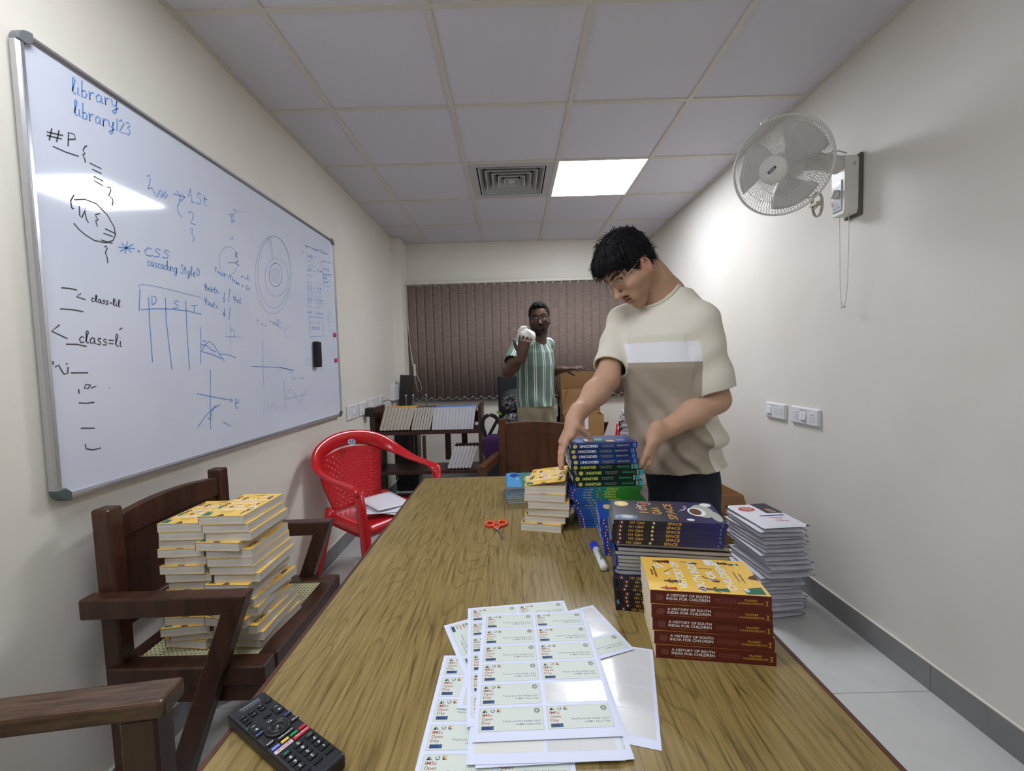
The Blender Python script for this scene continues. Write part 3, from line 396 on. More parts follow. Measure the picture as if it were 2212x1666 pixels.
# ================================================================ vertical blinds on the back wall
blind_m = M('blind_fabric', (138,122,113), .85, var=(14,(119,103,95),(1,1,7)), bump=(220,.35,(1,1,3)))
rail_m = M('blind_rail', (206,204,192), .45); cord_w = M('white_cord', (215,213,205), .6)
t = thing('vertical_blind', 'brown fabric vertical blinds covering the back window', 'blinds', (0, 4.50, 0))
b = MB(); b.box((.16,.0,2.115), (2.56,.045,.035), ch=.004); b.build('head_rail', rail_m, t)
nb = 28; x0b = -1.06
for k in range(nb):
    x = x0b+.0885*k; b = MB(); zb = .865 + rnd.uniform(-.004,.004)
    P = []; 
    for q in range(5):
        u = (q-2)/2*.047; P.append((u, .0008*(1-(u/.047)**2)))
    vs = [(a, c, zb) for a,c in P] + [(a, c, 2.085) for a,c in P]
    b.X = Matrix.Translation((x,0,0)) @ Matrix.Rotation(R(-4+rnd.uniform(-.7,.7)),4,'Z')
    b.add(vs, [(i,i+1,i+6,i+5) for i in range(4)], 0, True)
    b.box((0,.002,2.094), (.012,.006,.02), 1)
    b.build('slat', [blind_m, rail_m], t, solid=.0012)
b = MB()
for k in range(nb-1):
    x = x0b+.0885*k; P = [(x+.0885*i/6, -.008, .905-.034*math.sin(math.pi*i/6)) for i in range(7)]; b.tube(P, .0016, 5)
b.build('bottom_chain', cord_w, t)
b = MB(); b.tube([(-1.10,-.02,2.09),(-1.098,-.02,1.7),(-1.09,-.02,1.45),(-1.05,-.02,1.2),(-1.0,-.02,1.08),(-.985,-.02,1.0),(-1.0,-.02,.96),(-1.03,-.02,.98),(-1.075,-.02,1.3),(-1.106,-.02,1.7),(-1.107,-.02,2.09)], .0022, 6)
b.box((-1.05,-.02,1.20), (.022,.016,.13), ch=.003); b.build('pull_cord', cord_w, t)

# ================================================================ conference table
lam = M('wood_laminate', (150,124,62), .30)
nt, N, L = nodes(lam)
bs = N['Principled BSDF']; tc = N.new('ShaderNodeTexCoord'); mp = N.new('ShaderNodeMapping'); mp.inputs['Scale'].default_value = (1, .045, 1)
L.new(tc.outputs['Object'], mp.inputs[0])
n1 = N.new('ShaderNodeTexNoise'); n1.inputs['Scale'].default_value = 150; n1.inputs['Detail'].default_value = 6; n1.inputs['Roughness'].default_value = .6; L.new(mp.outputs[0], n1.inputs['Vector'])
mp2 = N.new('ShaderNodeMapping'); mp2.inputs['Scale'].default_value = (1, .16, 1); L.new(tc.outputs['Object'], mp2.inputs[0])
nw = N.new('ShaderNodeTexNoise'); nw.inputs['Scale'].default_value = 7; nw.inputs['Detail'].default_value = 1; L.new(mp2.outputs[0], nw.inputs['Vector'])
mu = N.new('ShaderNodeMath'); mu.operation = 'MULTIPLY'; mu.inputs[1].default_value = 26; L.new(nw.outputs['Fac'], mu.inputs[0])
mf = N.new('ShaderNodeMath'); mf.operation = 'FRACT'; L.new(mu.outputs[0], mf.inputs[0])
rp = N.new('ShaderNodeValToRGB'); cr = rp.color_ramp; cr.elements[0].position = 0; cr.elements[0].color = (0,0,0,1); cr.elements[1].position = .16; cr.elements[1].color = (1,1,1,1)
e = cr.elements.new(.93); e.color = (1,1,1,1); e = cr.elements.new(1.0); e.color = (0,0,0,1)
L.new(mf.outputs[0], rp.inputs[0])
r2 = N.new('ShaderNodeValToRGB'); c2 = r2.color_ramp
c2.elements[0].position = .32; c2.elements[0].color = lin((92,76,38)); c2.elements[1].position = .46; c2.elements[1].color = lin((134,114,66)); e = c2.elements.new(.68); e.color = lin((152,132,82))
L.new(n1.outputs['Fac'], r2.inputs[0])
mx = N.new('ShaderNodeMix'); mx.data_type = 'RGBA'; mx.blend_type = 'MULTIPLY'; mx.inputs['Factor'].default_value = .30
L.new(r2.outputs[0], mx.inputs['A']); L.new(rp.outputs[0], mx.inputs['B']); L.new(mx.outputs['Result'], bs.inputs['Base Color'])
edge_m = M('table_edge_wood', (84,50,34), .4, var=(20,(66,38,26),(1,.1,1)))
ZT = .72; TX0, TX1, TY0, TY1 = -.437, .487, .16, 1.953
t = thing('conference_table', 'long wood-grain table carrying the stacks of books', 'table', ((TX0+TX1)/2, (TY0+TY1)/2, 0))
wx, wy = TX1-TX0, TY1-TY0
b = MB(); b.box((0,0,ZT-.002), (wx-.02, wy-.02, .004)); b.build('tabletop', lam, t)
b = MB(); b.box((0,0,ZT-.0185), (wx, wy, .029)); 
for s in (-1,1): b.box((s*(wx/2-.005),0,ZT-.0025), (.01,wy,.0046)); b.box((0,s*(wy/2-.005),ZT-.0025), (wx-.02,.01,.0046))
b.build('edge_band', edge_m, t, bevel=.002)
for sx in (-1,1):
    for sy in (-1,1):
        b = MB(); b.box((sx*(wx/2-.09), sy*(wy/2-.10), .3435), (.06,.06,.687)); b.build('leg', edge_m, t, bevel=.004)
for sx in (-1,1):
    b = MB(); b.box((sx*(wx/2-.09),0,.64), (.022,wy-.26,.085)); b.build('apron', edge_m, t)
for sy in (-1,1):
    b = MB(); b.box((0,sy*(wy/2-.10),.64), (wx-.24,.022,.085)); b.build('apron', edge_m, t)

# ================================================================ wooden chairs
def wood(name, a, c2, rough=.33):
    return M(name, a, rough, var=(26,c2,(1,1,.12)), bump=(40,.12,(1,1,.1)))
dk = wood('dark_teak', (76,47,33), (52,31,21)); rd = wood('red_brown_wood', (96,58,36), (74,42,26)); blk = wood('near_black_wood', (40,24,18), (30,18,13))
arm_old = M('worn_teak', (96,72,54), .35, var=(16,(62,44,32),(1,12,6)), bump=(30,.2,(1,10,1)))
cane_m = M('woven_cane', (206,204,160), .55)
def cane_mesh(x0, x1, y0, y1, z):
    b = MB(); st = .0125; wd = .0022
    def strip(p, q, dz, w=wd):
        p, q = V(p), V(q); d = (q-p).normalized(); n = V((-d.y, d.x, 0))*w/2; o = V((0,0,dz))
        b.add([p+n+o, q+n+o, q-n+o, p-n+o], [(0,1,2,3)])
    k = x0+.006
    while k < x1: strip((k,y0,z), (k,y1,z), 0); strip((k+.0036,y0,z), (k+.0036,y1,z), 0); k += st
    k = y0+.006
    while k < y1: strip((x0,k,z), (x1,k,z), .0008); strip((x0,k+.0036,z), (x1,k+.0036,z), .0008); k += st
    W_, H_ = x1-x0, y1-y0
    for sg in (1,-1):
        c = -H_
        while c < W_:
            # diagonal clipped to the panel
            pts = []
            for tt in (0, H_):
                pts.append((c+tt, tt))
            (xa, ya), (xb, yb) = pts
            if xa < 0: ya -= xa; xa = 0
            if xb > W_: yb -= xb-W_; xb = W_
            if xb-xa > .004:
                if sg > 0: strip((x0+xa,y0+ya,z), (x0+xb,y0+yb,z), .0016, .0034)
                else: strip((x1-xa,y0+ya,z), (x1-xb,y0+yb,z), .0024, .0034)
            c += st*1.0
    return b
def cane_chair(label, loc, rotz, wd, group=None, flat_arm=False, padded=False):
    """front faces local +x; origin on the floor under the seat centre"""
    t = thing('cane_armchair', label, 'chair', loc, rotz, group)
    for sy in (-1,1):
        b = MB(); b.beam((-.205,sy*.215,0), (-.215,sy*.215,.885), .045, .05, up=(1,0,0), ch=.005); b.build('rear_leg', wd, t)
        b = MB(); b.box((.185,sy*.215,.2), (.045,.045,.40), ch=.004); b.build('front_leg', wd, t)
        if flat_arm:
            b = MB(); b.prism([(-.25,-.032),(.215,-.032),(.215,.032),(-.25,.032)] if True else [], (0,sy*.262,.625), EX, EY, EZ, .035); b.build('armrest', arm_old, t, bevel=.007)
            b = MB(); b.box((.165,sy*.262,.3125), (.062,.05,.624), ch=.005); b.build('arm_post', wd, t)
        else:
            b = MB(); b.prism([(-.25,-.055),(.155,-.055),(.19,0),(-.25,0)], (0,sy*.255-.0225,.662), EX, EZ, EY, .045) if False else b.prism([(-.25,0),(-.25,-.056),(.150,-.050),(.190,0.002)][::-1], (0,sy*.255+.0225,.66), EX, EZ, -EY, .045)
            b.build('armrest', wd, t, bevel=.006)
            b = MB(); b.prism([(.190,.662),(.130,.640),(-.115,.0),(-.055,.0)], (0,sy*.255+.0215,0), EX, EZ, -EY, .043); b.build('slanted_leg', wd, t, bevel=.005)
    # seat frame
    b = MB()
    for sy in (-1,1): b.box((-.005,sy*.222,.423), (.43,.055,.054), ch=.004)
    b.box((.187,0,.423), (.055,.388,.054), ch=.004); b.box((-.197,0,.423), (.045,.388,.054), ch=.004)
    for sy in (-1,1): b.box((0,sy*.215,.366), (.33,.022,.06))
    b.box((.187,0,.366), (.022,.385,.06)); b.build('seat_frame', wd, t)
    cane_mesh(-.176, .162, -.196, .196, .443).build('cane_seat', cane_m, t)
    # back
    b = MB(); vs = []; n = 9
    for i in range(n):
        y = -.193+.386*i/(n-1); c = 1-(2*i/(n-1)-1)**2; x = -.212-.016*c; zt = .856+.012*c
        for px, pz in ((x+.013,.79),(x-.013,.79),(x-.013,zt),(x+.013,zt)): vs.append((px,y,pz))
    fs = [(i*4+k, i*4+(k+1)%4, i*4+4+(k+1)%4, i*4+4+k) for i in range(n-1) for k in range(4)] + [(3,2,1,0), tuple((n-1)*4+k for k in range(4))]
    b.add(vs, fs); b.build('top_rail', wd, t, bevel=.003)
    b = MB(); vs = []
    for i in range(n):
        y = -.193+.386*i/(n-1); c = 1-(2*i/(n-1)-1)**2; x = -.210-.016*c
        for px, pz in ((x+.005,.57),(x-.005,.57),(x-.005,.80),(x+.005,.80)): vs.append((px,y,pz))
    b.add(vs, fs); b.build('back_panel', wd, t)
    b = MB(); b.box((-.217,0,.555), (.026,.388,.045), ch=.003); b.build('lower_rail', wd, t)
    return t
grp = 'wooden armchairs'
cane_chair('dark wooden armchair with cane seat holding the big pile of yellow books', (-.905,1.34,0), 0, dk, grp)
cane_chair('dark wooden armchair at near left corner, only its worn flat armrest showing', (-.827,.465,0), R(8), dk, grp, flat_arm=True)
cane_chair('red-brown wooden armchair at the far end of the table', (.085,2.495,0), R(-102), rd, grp)
cane_chair('dark wooden armchair by the back wall behind the cardboard boxes', (.70,4.235,0), 0, blk, grp)

# ================================================================ red plastic chairs
red_m = M('red_plastic', (196,24,34), .22, spec=.6)
def bez(P, n):
    """smooth curve through points (Catmull-Rom)"""
    P = [V(p) for p in P]; Q = [P[0]*2-P[1]] + P + [P[-1]*2-P[-2]]; out = []
    for i in range(1, len(Q)-2):
        for k in range(n):
            s = k/n; a, b_, c, d = Q[i-1], Q[i], Q[i+1], Q[i+2]
            out.append(.5*((2*b_)+(c-a)*s+(2*a-5*b_+4*c-d)*s*s+(3*b_-a-3*c+d)*s**3))
    return out + [P[-1]]
def red_chair(label, loc, rotz):
    t = thing('plastic_armchair', label, 'chair', loc, rotz, 'red plastic chairs')
    half = [(.215,.275,.60),(.19,.278,.632),(.10,.282,.648),(-.02,.287,.665),(-.13,.280,.70),(-.215,.225,.755),(-.255,.12,.80),(-.265,0,.815)]
    full = half + [(x,-y,z) for x,y,z in half[-2::-1]]
    P = bez(full, 5); ups = []
    for p in P:
        o = V((p.x+.02, p.y, 0)); o = o.normalized() if o.length else V((1,0,0))
        k = max(0, min(1, (p.z-.64)/.14)); ups.append((o*k + EZ*(1-k)*1.0).cross(EZ) if False else (EZ*k*.9 + o*(1-k)).normalized())
    fl = []
    for p in P:
        k = max(0, min(1, (p.z-.65)/.12)); fl.append((.030+.016*k, .010+.008*k))
    b = MB(); b.tube(P, 1, 14, 0, False, True, fl, ups); b.build('rim_and_arms', red_m, t)
    for sy in (-1,1):
        b = MB(); pts = [(.212,.275*sy,.625),(.222,.268*sy,.5),(.232,.262*sy,.40),(.245,.262*sy,.2),(.262,.268*sy,.0)]
        b.tube(pts, 1, 10, 0, False, True, [(.034,.015),(.038,.015),(.038,.02),(.030,.018),(.024,.016)], EX); b.build('front_leg', red_m, t)
        b = MB(); b.tube([(-.17,.19*sy,.44),(-.19,.20*sy,.36),(-.225,.225*sy,.18),(-.26,.25*sy,.0)], 1, 10, 0, False, True, [(.035,.03),(.032,.022),(.024,.017),(.02,.015)], EX); b.build('rear_leg', red_m, t)
    def seat(u, v):
        x = -.185+.40*u; y = (v-.5)*2*(.205+.045*u); z = .415-.018*math.sin(math.pi*u)*(1-(2*v-1)**2)+.008*u
        return (x, y, z)
    b = MB(); b.grid(14, 12, seat); 
    rim = [V(seat(i/13,0)) for i in range(14)] + [V(seat(1,j/11)) for j in range(1,12)] + [V(seat(i/13,1)) for i in range(12,-1,-1)] + [V(seat(0,j/11)) for j in range(10,0,-1)]
    n = len(rim); vs = rim + [p+V((.004 if p.x>.2 else 0,.004 if p.y>.2 else (-.004 if p.y<-.2 else 0),-.05)) for p in rim]
    b.add(vs, [(i,(i+1)%n,n+(i+1)%n,n+i) for i in range(n)], 0, True)
    b.build('seat', red_m, t, solid=.004)
    def back(u, v):
        y = (u-.5)*2*(.165+.045*math.sin(v*1.6)+.012*v); x = -.178-.085*v-.012*math.sin(math.pi*v)+.06*(2*u-1)**2*v*.6; z = .42+.345*v-.05*v*(2*u-1)**2
        return (x, y, z)
    def hole(i, j):
        if i < 3 or i > 38 or j < 3 or j > 46: return False
        r = j//3; return (j % 3 == 0) and ((i + (2 if r % 2 else 0)) % 4 in (0,))
    b = MB(); b.grid(43, 51, back, hole=hole); b.build('woven_back', red_m, t, solid=.005)
    b = MB(); b.grid(9, 25, lambda u, v: V(back(.06+.88*u, v)))
    b = MB()
    for j in range(2, 16):
        for i in range(10):
            u = .08+.084*(i+(.5 if j % 2 else 0)); v = (j*3+1.5)/51
            if u < .94:
                p = V(back(u, v)); q = V(back(u+.02, v)); ex = (q-p).normalized(); r = V(back(u, v+.02)); ey = (r-p).normalized(); n_ = ex.cross(ey)
                b.box(p, (.026,.013,.009), 0, Matrix((ex,ey,n_)).transposed(), .003)
    b.build('weave_bricks', red_m, t)
    b = MB(); p = V((-.226,.0,.792)); n_ = V((.82,0,.45)).normalized(); ex = EY; ey = n_.cross(ex)
    b.X = Matrix.Translation(p+n_*.004)
    b.disc((0,0,0), ex, ey, .026, .018, 0, 24); b.ringp(n_*.0004, ex, ey, .026, .018, .003, 1); b.text('NILKAMAL', n_*.0006+ey*-.006, ex, ey, .006, 1, 'C')
    b.disc(n_*.0006+ey*.006, ex, ey, .004, .004, 1, 10)
    b.build('badge', [M('badge_blue', (28,44,104), .3), M('badge_silver', (180,186,200), .3)], t)
    return t
red_chair('red plastic armchair between whiteboard wall and table, white papers on its seat', (-.815,2.42,0), R(-34))
red_chair('red plastic armchair at the back holding the stack of magazines', (1.222,3.78,0), R(178))
# papers on the near red chair
paper = M('white_paper', (232,234,242), .55)
for i, (dx, dy, a, z) in enumerate(((0,0,-20,.428),(.05,-.02,8,.437),(-.02,.05,-48,.446))):
    b = MB()
    def sh(u, v, i=i): return ((u-.5)*.297, (v-.5)*.21, .0035*math.sin(3.2*u+i)*math.cos(2.5*v+i*2)+.008*max(0,u-.7)*(1 if i != 1 else 0))
    b.grid(12, 9, sh); o = b.build('paper_sheet', paper, solid=.0005); o.location = (-.76+dx, 2.39+dy, z+.01); o.rotation_euler = (0,0,R(a))
    tag(o, ['white paper sheet lying lowest on the red chair seat','white paper sheet in the middle of the loose sheets on the red chair','topmost loose white paper sheet on the red chair seat'][i], 'paper', 'loose sheets on the red chair')

# ================================================================ bookcase
bk = wood('bookcase_wood', (70,42,33), (50,29,22), .4)
t = thing('bookcase', 'dark wooden two-shelf bookcase against the blinds at back left', 'bookcase', (-.735,3.62,0))
for sx in (-1,1):
    b = MB(); b.prism([(-.15,0),(.15,0),(.15,.915),(-.15,.895)], (sx*.44-.0125,0,0), EY, EZ, EX, .025) if False else b.box((sx*.4455,0,.4525), (.03,.30,.905), ch=.003)
    b.build('side_panel', bk, t)
for z, n_ in ((.70,'shelf'),(.365,'shelf'),(.09,'shelf')):
    b = MB(); b.box((0,0,z-.014), (.86,.29,.028), ch=.002); b.build(n_, bk, t)
b = MB(); b.box((0-.03,-.12,.518), (.022,.04,.275)); b.build('divider', bk, t)
for x in (-.20, .13, .28):
    b = MB(); b.box((x,.135,.53), (.05,.02,.27)); b.build('rear_slat', bk, t)
b = MB(); b.box((0,.135,.66), (.86,.02,.05)); b.build('rear_rail', bk, t)
b = MB(); b.box((0,.135,.78), (.86,.015,.10)); b.build('back_rail', bk, t)
BKX, BKY = -.735, 3.62
# dark board behind the bookcase
b = MB(); b.box((0,0,0), (.135,.02,.5), ch=.003); o = b.build('leaning_board', M('dark_board', (40,34,32), .5)); o.location = (-1.098,4.24,.93); o.rotation_euler = (R(-4),R(3),R(-12))
o.location.z = .905; tag(o, 'narrow dark board standing behind the bookcase left end', 'board')
b = MB(); b.box((0,0,.325), (.2,.16,.65)); o = b.build('dark_case', black_pl); o.location = (-1.07,4.21,0); tag(o, 'black case in the corner under the dark board', 'case')
for i, x in enumerate((-.965,-.90,-.785)):
    b = MB(); b.lathe([(.006,0),(.006,.27),(.008,.275),(.008,.29)], seg=10); o = b.build('metal_rod', M('steel', (170,174,180), .3, .7)); o.location = (x, 3.742, .70)
    tag(o, ['left','middle','right'][i]+'most of three thin steel rods sticking up behind the shelf books' if i != 1 else 'middle one of three thin steel rods sticking up behind the shelf books', 'rod', 'steel rods behind the bookcase')

# ================================================================ black chair with backpack
fab = M('black_fabric', (20,22,26), .8, bump=(300,.2)); 
t = thing('office_chair', 'tall black chair behind the striped-shirt person, hung with a backpack', 'chair', (.03,3.97,0))
b = MB(); b.box((0,.02,.82), (.36,.05,.62), ch=.015); b.build('backrest', fab, t)
b = MB(); b.box((0,-.2,.45), (.44,.42,.07), ch=.02); b.build('seat', fab, t)
b = MB(); b.lathe([(.03,.0),(.03,.42)], (0,-.2,.05), seg=14); b.build('gas_column', black_pl, t)
for k in range(5):
    a = 2*math.pi*k/5; b = MB(); b.beam((0,-.2,.07), (.26*math.cos(a),-.2+.26*math.sin(a),.045), .035, .03); b.lathe([(.02,-.014),(.024,0),(.02,.014)], (.26*math.cos(a),-.2+.26*math.sin(a),.024), (math.sin(a),-math.cos(a),0), 12); b.build('foot', black_pl, t)
t = thing('backpack', 'black backpack with grey digital camouflage pockets and green straps', 'backpack', (.03,3.86,.487))
camo = M('camouflage', (26,24,28), .8)
nt, N, L = nodes(camo); tc = N.new('ShaderNodeTexCoord'); vr = N.new('ShaderNodeTexNoise'); sn = N.new('ShaderNodeVectorMath'); sn.operation = 'SNAP'; sn.inputs[1].default_value = (.006,.006,.006)
L.new(tc.outputs['Object'], sn.inputs[0]); vr.inputs['Scale'].default_value = 42; vr.inputs['Detail'].default_value = 3; L.new(sn.outputs[0], vr.inputs['Vector'])
rp = N.new('ShaderNodeValToRGB'); rp.color_ramp.interpolation = 'CONSTANT'; rp.color_ramp.elements[0].color = lin((20,19,22)); rp.color_ramp.elements[1].position = .5; rp.color_ramp.elements[1].color = lin((92,88,90)); e = rp.color_ramp.elements.new(.6); e.color = lin((140,134,134))
L.new(vr.outputs['Fac'], rp.inputs[0]); L.new(rp.outputs[0], N['Principled BSDF'].inputs['Base Color'])
def blob(c, d, m, name, par, p=3.2, nu=24, nv=16):
    b = MB(); vs = []
    def f(u, v):
        a = 2*math.pi*u; e = math.pi*(v-.5); s = lambda q: math.copysign(abs(q)**(2/p), q)
        return (c[0]+d[0]/2*s(math.cos(e))*s(math.cos(a)), c[1]+d[1]/2*s(math.cos(e))*s(math.sin(a)), c[2]+d[2]/2*s(math.sin(e)))
    b.grid(nu+1, nv+1, f); return b.build(name, m, par)
dkg = M('dark_green_nylon', (30,38,38), .7)
blob((0,0,.265), (.33,.15,.52), dkg, 'body', t)
blob((0,-.075,.40), (.29,.07,.15), camo, 'upper_pocket', t); blob((.01,-.095,.20), (.33,.09,.22), camo, 'lower_pocket', t)
lime = M('lime_strap', (120,148,52), .6)
for z in (.31,.11):
    b = MB(); b.box((-.168,-.06,z), (.05,.02,.022), rot=(0,R(35),0)); b.build('side_strap', lime, t)
t = thing('handbag', 'purple cloth bag with black handles between bookcase and wooden chair', 'bag', (-.158,3.40,.482))
blob((0,0,.09), (.22,.12,.20), M('purple_cloth', (58,22,78), .8), 'body', t)
b = MB(); b.tube(bez([(-.08,0,.17),(-.105,0,.27),(-.08,0,.335),(-.01,0,.34),(.04,0,.27),(.03,0,.19)], 5), 1, 8, flat=(.016,.005), up=EY.cross(EZ)); b.build('handle', fab, t)
b = MB(); b.tube(bez([(-.06,.0,.17),(-.02,.0,.24),(.02,0,.31)], 5), 1, 8, flat=(.013,.004), up=EX); b.build('handle', fab, t)
b = MB(); b.box((0,0,.24), (.2,.13,.48), ch=.02); o = b.build('storage_tub', M('dark_tub', (30,31,34), .6)); o.location = (-.158,3.40,0); tag(o, 'dark tub on the floor under the purple bag', 'tub')

# ================================================================ cardboard boxes
card = M('cardboard', (162,122,74), .8, var=(5,(150,112,66)), bump=(60,.1,(1,1,8))); card_in = M('cardboard_inside', (132,98,58), .85)
line_m = M('box_print', (92,66,40), .8); lab = M('label_white', (222,224,230), .5); lab_k = M('label_print', (70,72,84), .6)
def carton(name, label, loc, rotz, w, d, h, flaps, art=None, group='cardboard boxes'):
    t = thing(name, label, 'box', loc, rotz, group)
    b = MB(); th = .005
    b.box((0,0,th/2), (w,d,th)); 
    for s in (-1,1): b.box((s*(w/2-th/2),0,h/2), (th,d,h)); b.box((0,s*(d/2-th/2),h/2), (w-2*th,th,h))
    if art: art(b, w, d, h)
    b.build('body', [card, line_m, lab, lab_k, card_in], t)
    for side, L_, ang in flaps:
        b = MB(); a = R(ang)
        if side in 'fb':
            s = -1 if side == 'f' else 1; o = V((0, s*d/2, h)); dr = V((0, s*math.cos(a), math.sin(a))); b.box(o+dr*L_/2, (w-.004, th, L_), 0, Matrix((EX, dr.cross(EX), dr)).transposed())
        else:
            s = -1 if side == 'l' else 1; o = V((s*w/2, 0, h)); dr = V((s*math.cos(a), 0, math.sin(a))); b.box(o+dr*L_/2, (d-.004, th, L_), 0, Matrix((EY, dr.cross(EY), dr)).transposed())
        b.build('flap', card_in, t)
    return t
def art_low(b, w, d, h):
    b.quad((-w/2+.02,-d/2-.001,h-.135), EX, EZ, .095, .125, 2)
    for k in range(4): b.quad((-w/2+.027,-d/2-.0015,h-.03-.022*k), EX, EZ, .05 if k % 2 else .07, .004, 3)
    b.quad((-w/2+.064,-d/2-.0015,h-.125), EX, EZ, .003, .09, 3)
    b.quad((w/2-.16,-d/2-.001,h-.12), EX, EZ, .03, .115, 2)
def art_up(b, w, d, h):
    for x, z, ww, hh in ((.02,.115,.07,.06),(-.02,.07,.09,.03),(-.05,.028,.16,.03)):
        P = [(x-.04,z),(x-.04+ww,z),(x-.04+ww,z+hh),(x-.04,z+hh),(x-.04,z)]; b.line((0,-d/2-.001,h-.19), EX, EZ, P, .0025, 1)
    b.line((0,-d/2-.001,h-.19), EX, EZ, [(-w/2+.01,.16),(-w/2+.03,.15),(-w/2+.03,.10),(-.05,.10)], .0025, 1)
    b.line((0,-d/2-.001,h-.19), EX, EZ, [(-w/2+.0,.12),(-w/2+.03,.09)], .0025, 1); b.line((0,-d/2-.001,h-.19), EX, EZ, [(-w/2+.0,.06),(-w/2+.03,.04)], .0025, 1)
    for k in range(7):
        pts = [(.0+.006*k+.02, .05+.004*((k*3) % 5)), (.01+.006*k+.02, .165-.006*((k*2) % 5))]; b.line((0,-d/2-.0012,h-.19), EX, EZ, pts, .006, 2)
carton('cardboard_box', 'open cardboard box with white label, front one of the pair behind the striped shirt person', (.585,3.615,.502), R(-2), .33, .23, .295, [('l',.17,135)], art_low)
carton('cardboard_box', 'tall open cardboard box with line print rising behind the labelled box', (.60,3.835,.502), R(-2), .34, .19, .31, [('f',.19,97),('l',.2,105),('b',.34,98)], art_up)
carton('cardboard_box', 'cardboard box on the floor behind the envelope stack', (1.16,2.66,0), R(4), .38, .36, .42, [('f',.10,-60),('b',.10,-50)])
t = thing('side_table', 'low wooden stand under the two cardboard boxes', 'stand', (.59,3.71,0))
b = MB(); b.box((0,0,.485), (.42,.46,.03), ch=.003); b.build('top', blk, t)
for sx in (-1,1):
    for sy in (-1,1): b = MB(); b.box((sx*.18,sy*.21,.235), (.035,.035,.47)); b.build('leg', blk, t)
# ================================================================ books
page = M('book_pages', (218,214,205), .8, var=(260,(196,191,180),(.04,.04,1)))
page_w = M('white_pages', (226,228,234), .8, var=(260,(205,207,214),(.04,.04,1)))
page_g = M('glossy_grey_pages', (168,166,160), .6, var=(300,(138,136,130),(.04,.04,1)))
yel = M('cover_yellow', (242,198,90), .38); mar = M('spine_maroon', (92,30,24), .38)
white_i = M('print_white', (238,238,236), .5); gold_i = M('print_gold', (206,160,60), .45); orange_i = M('print_orange', (196,112,48), .5); dkor = M('print_brown', (96,62,40), .5)
green_i = M('print_green', (38,110,92), .5); red_i = M('print_red', (170,58,36), .5); marl = M('print_dim_maroon', (138,84,76), .5); cream_i = M('print_cream', (246,214,124), .5)
def ramp_mat(name, stops, rough=.35):
    m = M(name, (60,60,60), rough); nt, N, L = nodes(m); tc = N.new('ShaderNodeTexCoord'); sx = N.new('ShaderNodeSeparateXYZ'); L.new(tc.outputs['Object'], sx.inputs[0])
    mr = N.new('ShaderNodeMapRange'); mr.inputs[1].default_value = -.12; mr.inputs[2].default_value = .12; L.new(sx.outputs[0], mr.inputs[0])
    rp = N.new('ShaderNodeValToRGB'); cr = rp.color_ramp; cr.elements[0].position = stops[0][0]; cr.elements[0].color = lin(stops[0][1]); cr.elements[1].position = stops[-1][0]; cr.elements[1].color = lin(stops[-1][1])
    for p, c in stops[1:-1]: e = cr.elements.new(p); e.color = lin(c)
    L.new(mr.outputs[0], rp.inputs[0]); L.new(rp.outputs[0], N['Principled BSDF'].inputs['Base Color']); return m
def knot(b, o, ex, ey, w, h, n, m):
    """interlaced loop ornament"""
    for k in range(n):
        for ph in (0, math.pi):
            P = [(w*(k+i/10)/n, h*.5*(1+.9*math.sin(2*math.pi*i/10+ph))) for i in range(11)]; b.line(o, ex, ey, P, h*.07, m)
    for k in range(n+1): b.ringp(V(o)+V(ex)*(w*k/n)+V(ey)*(h*.5), ex, ey, h*.14, h*.14, h*.06, m, n=8)
def body_fig(b, o, ex, ey, s, robe, skin, m2=None):
    """tiny printed figure, height s along ey"""
    b.poly(o, ex, ey, [(-.22*s,0),(.22*s,0),(.12*s,.5*s),(.16*s,.72*s),(-.16*s,.72*s),(-.12*s,.5*s)], robe)
    b.disc(V(o)+V(ey)*(.83*s), ex, ey, .10*s, .12*s, skin, 10); b.line(o, ex, ey, [(-.14*s,.68*s),(-.3*s,.45*s)], .07*s, skin); b.line(o, ex, ey, [(.14*s,.68*s),(.32*s,.5*s)], .07*s, m2 if m2 is not None else skin)
def make_cover(L_, W, T, mats, top=0, spine=0, art=None):
    b = MB(); th = .0008
    b.box((0,th/2,th/2), (L_,W-th,th), top); b.box((0,th/2,T-th/2), (L_,W-th,th), top); b.box((0,-W/2+th/2,T/2), (L_,th,T), spine)
    if art: art(b, L_, W, T, V((-L_/2,-W/2-.0003,0)))
    return b.mesh('cover', mats)
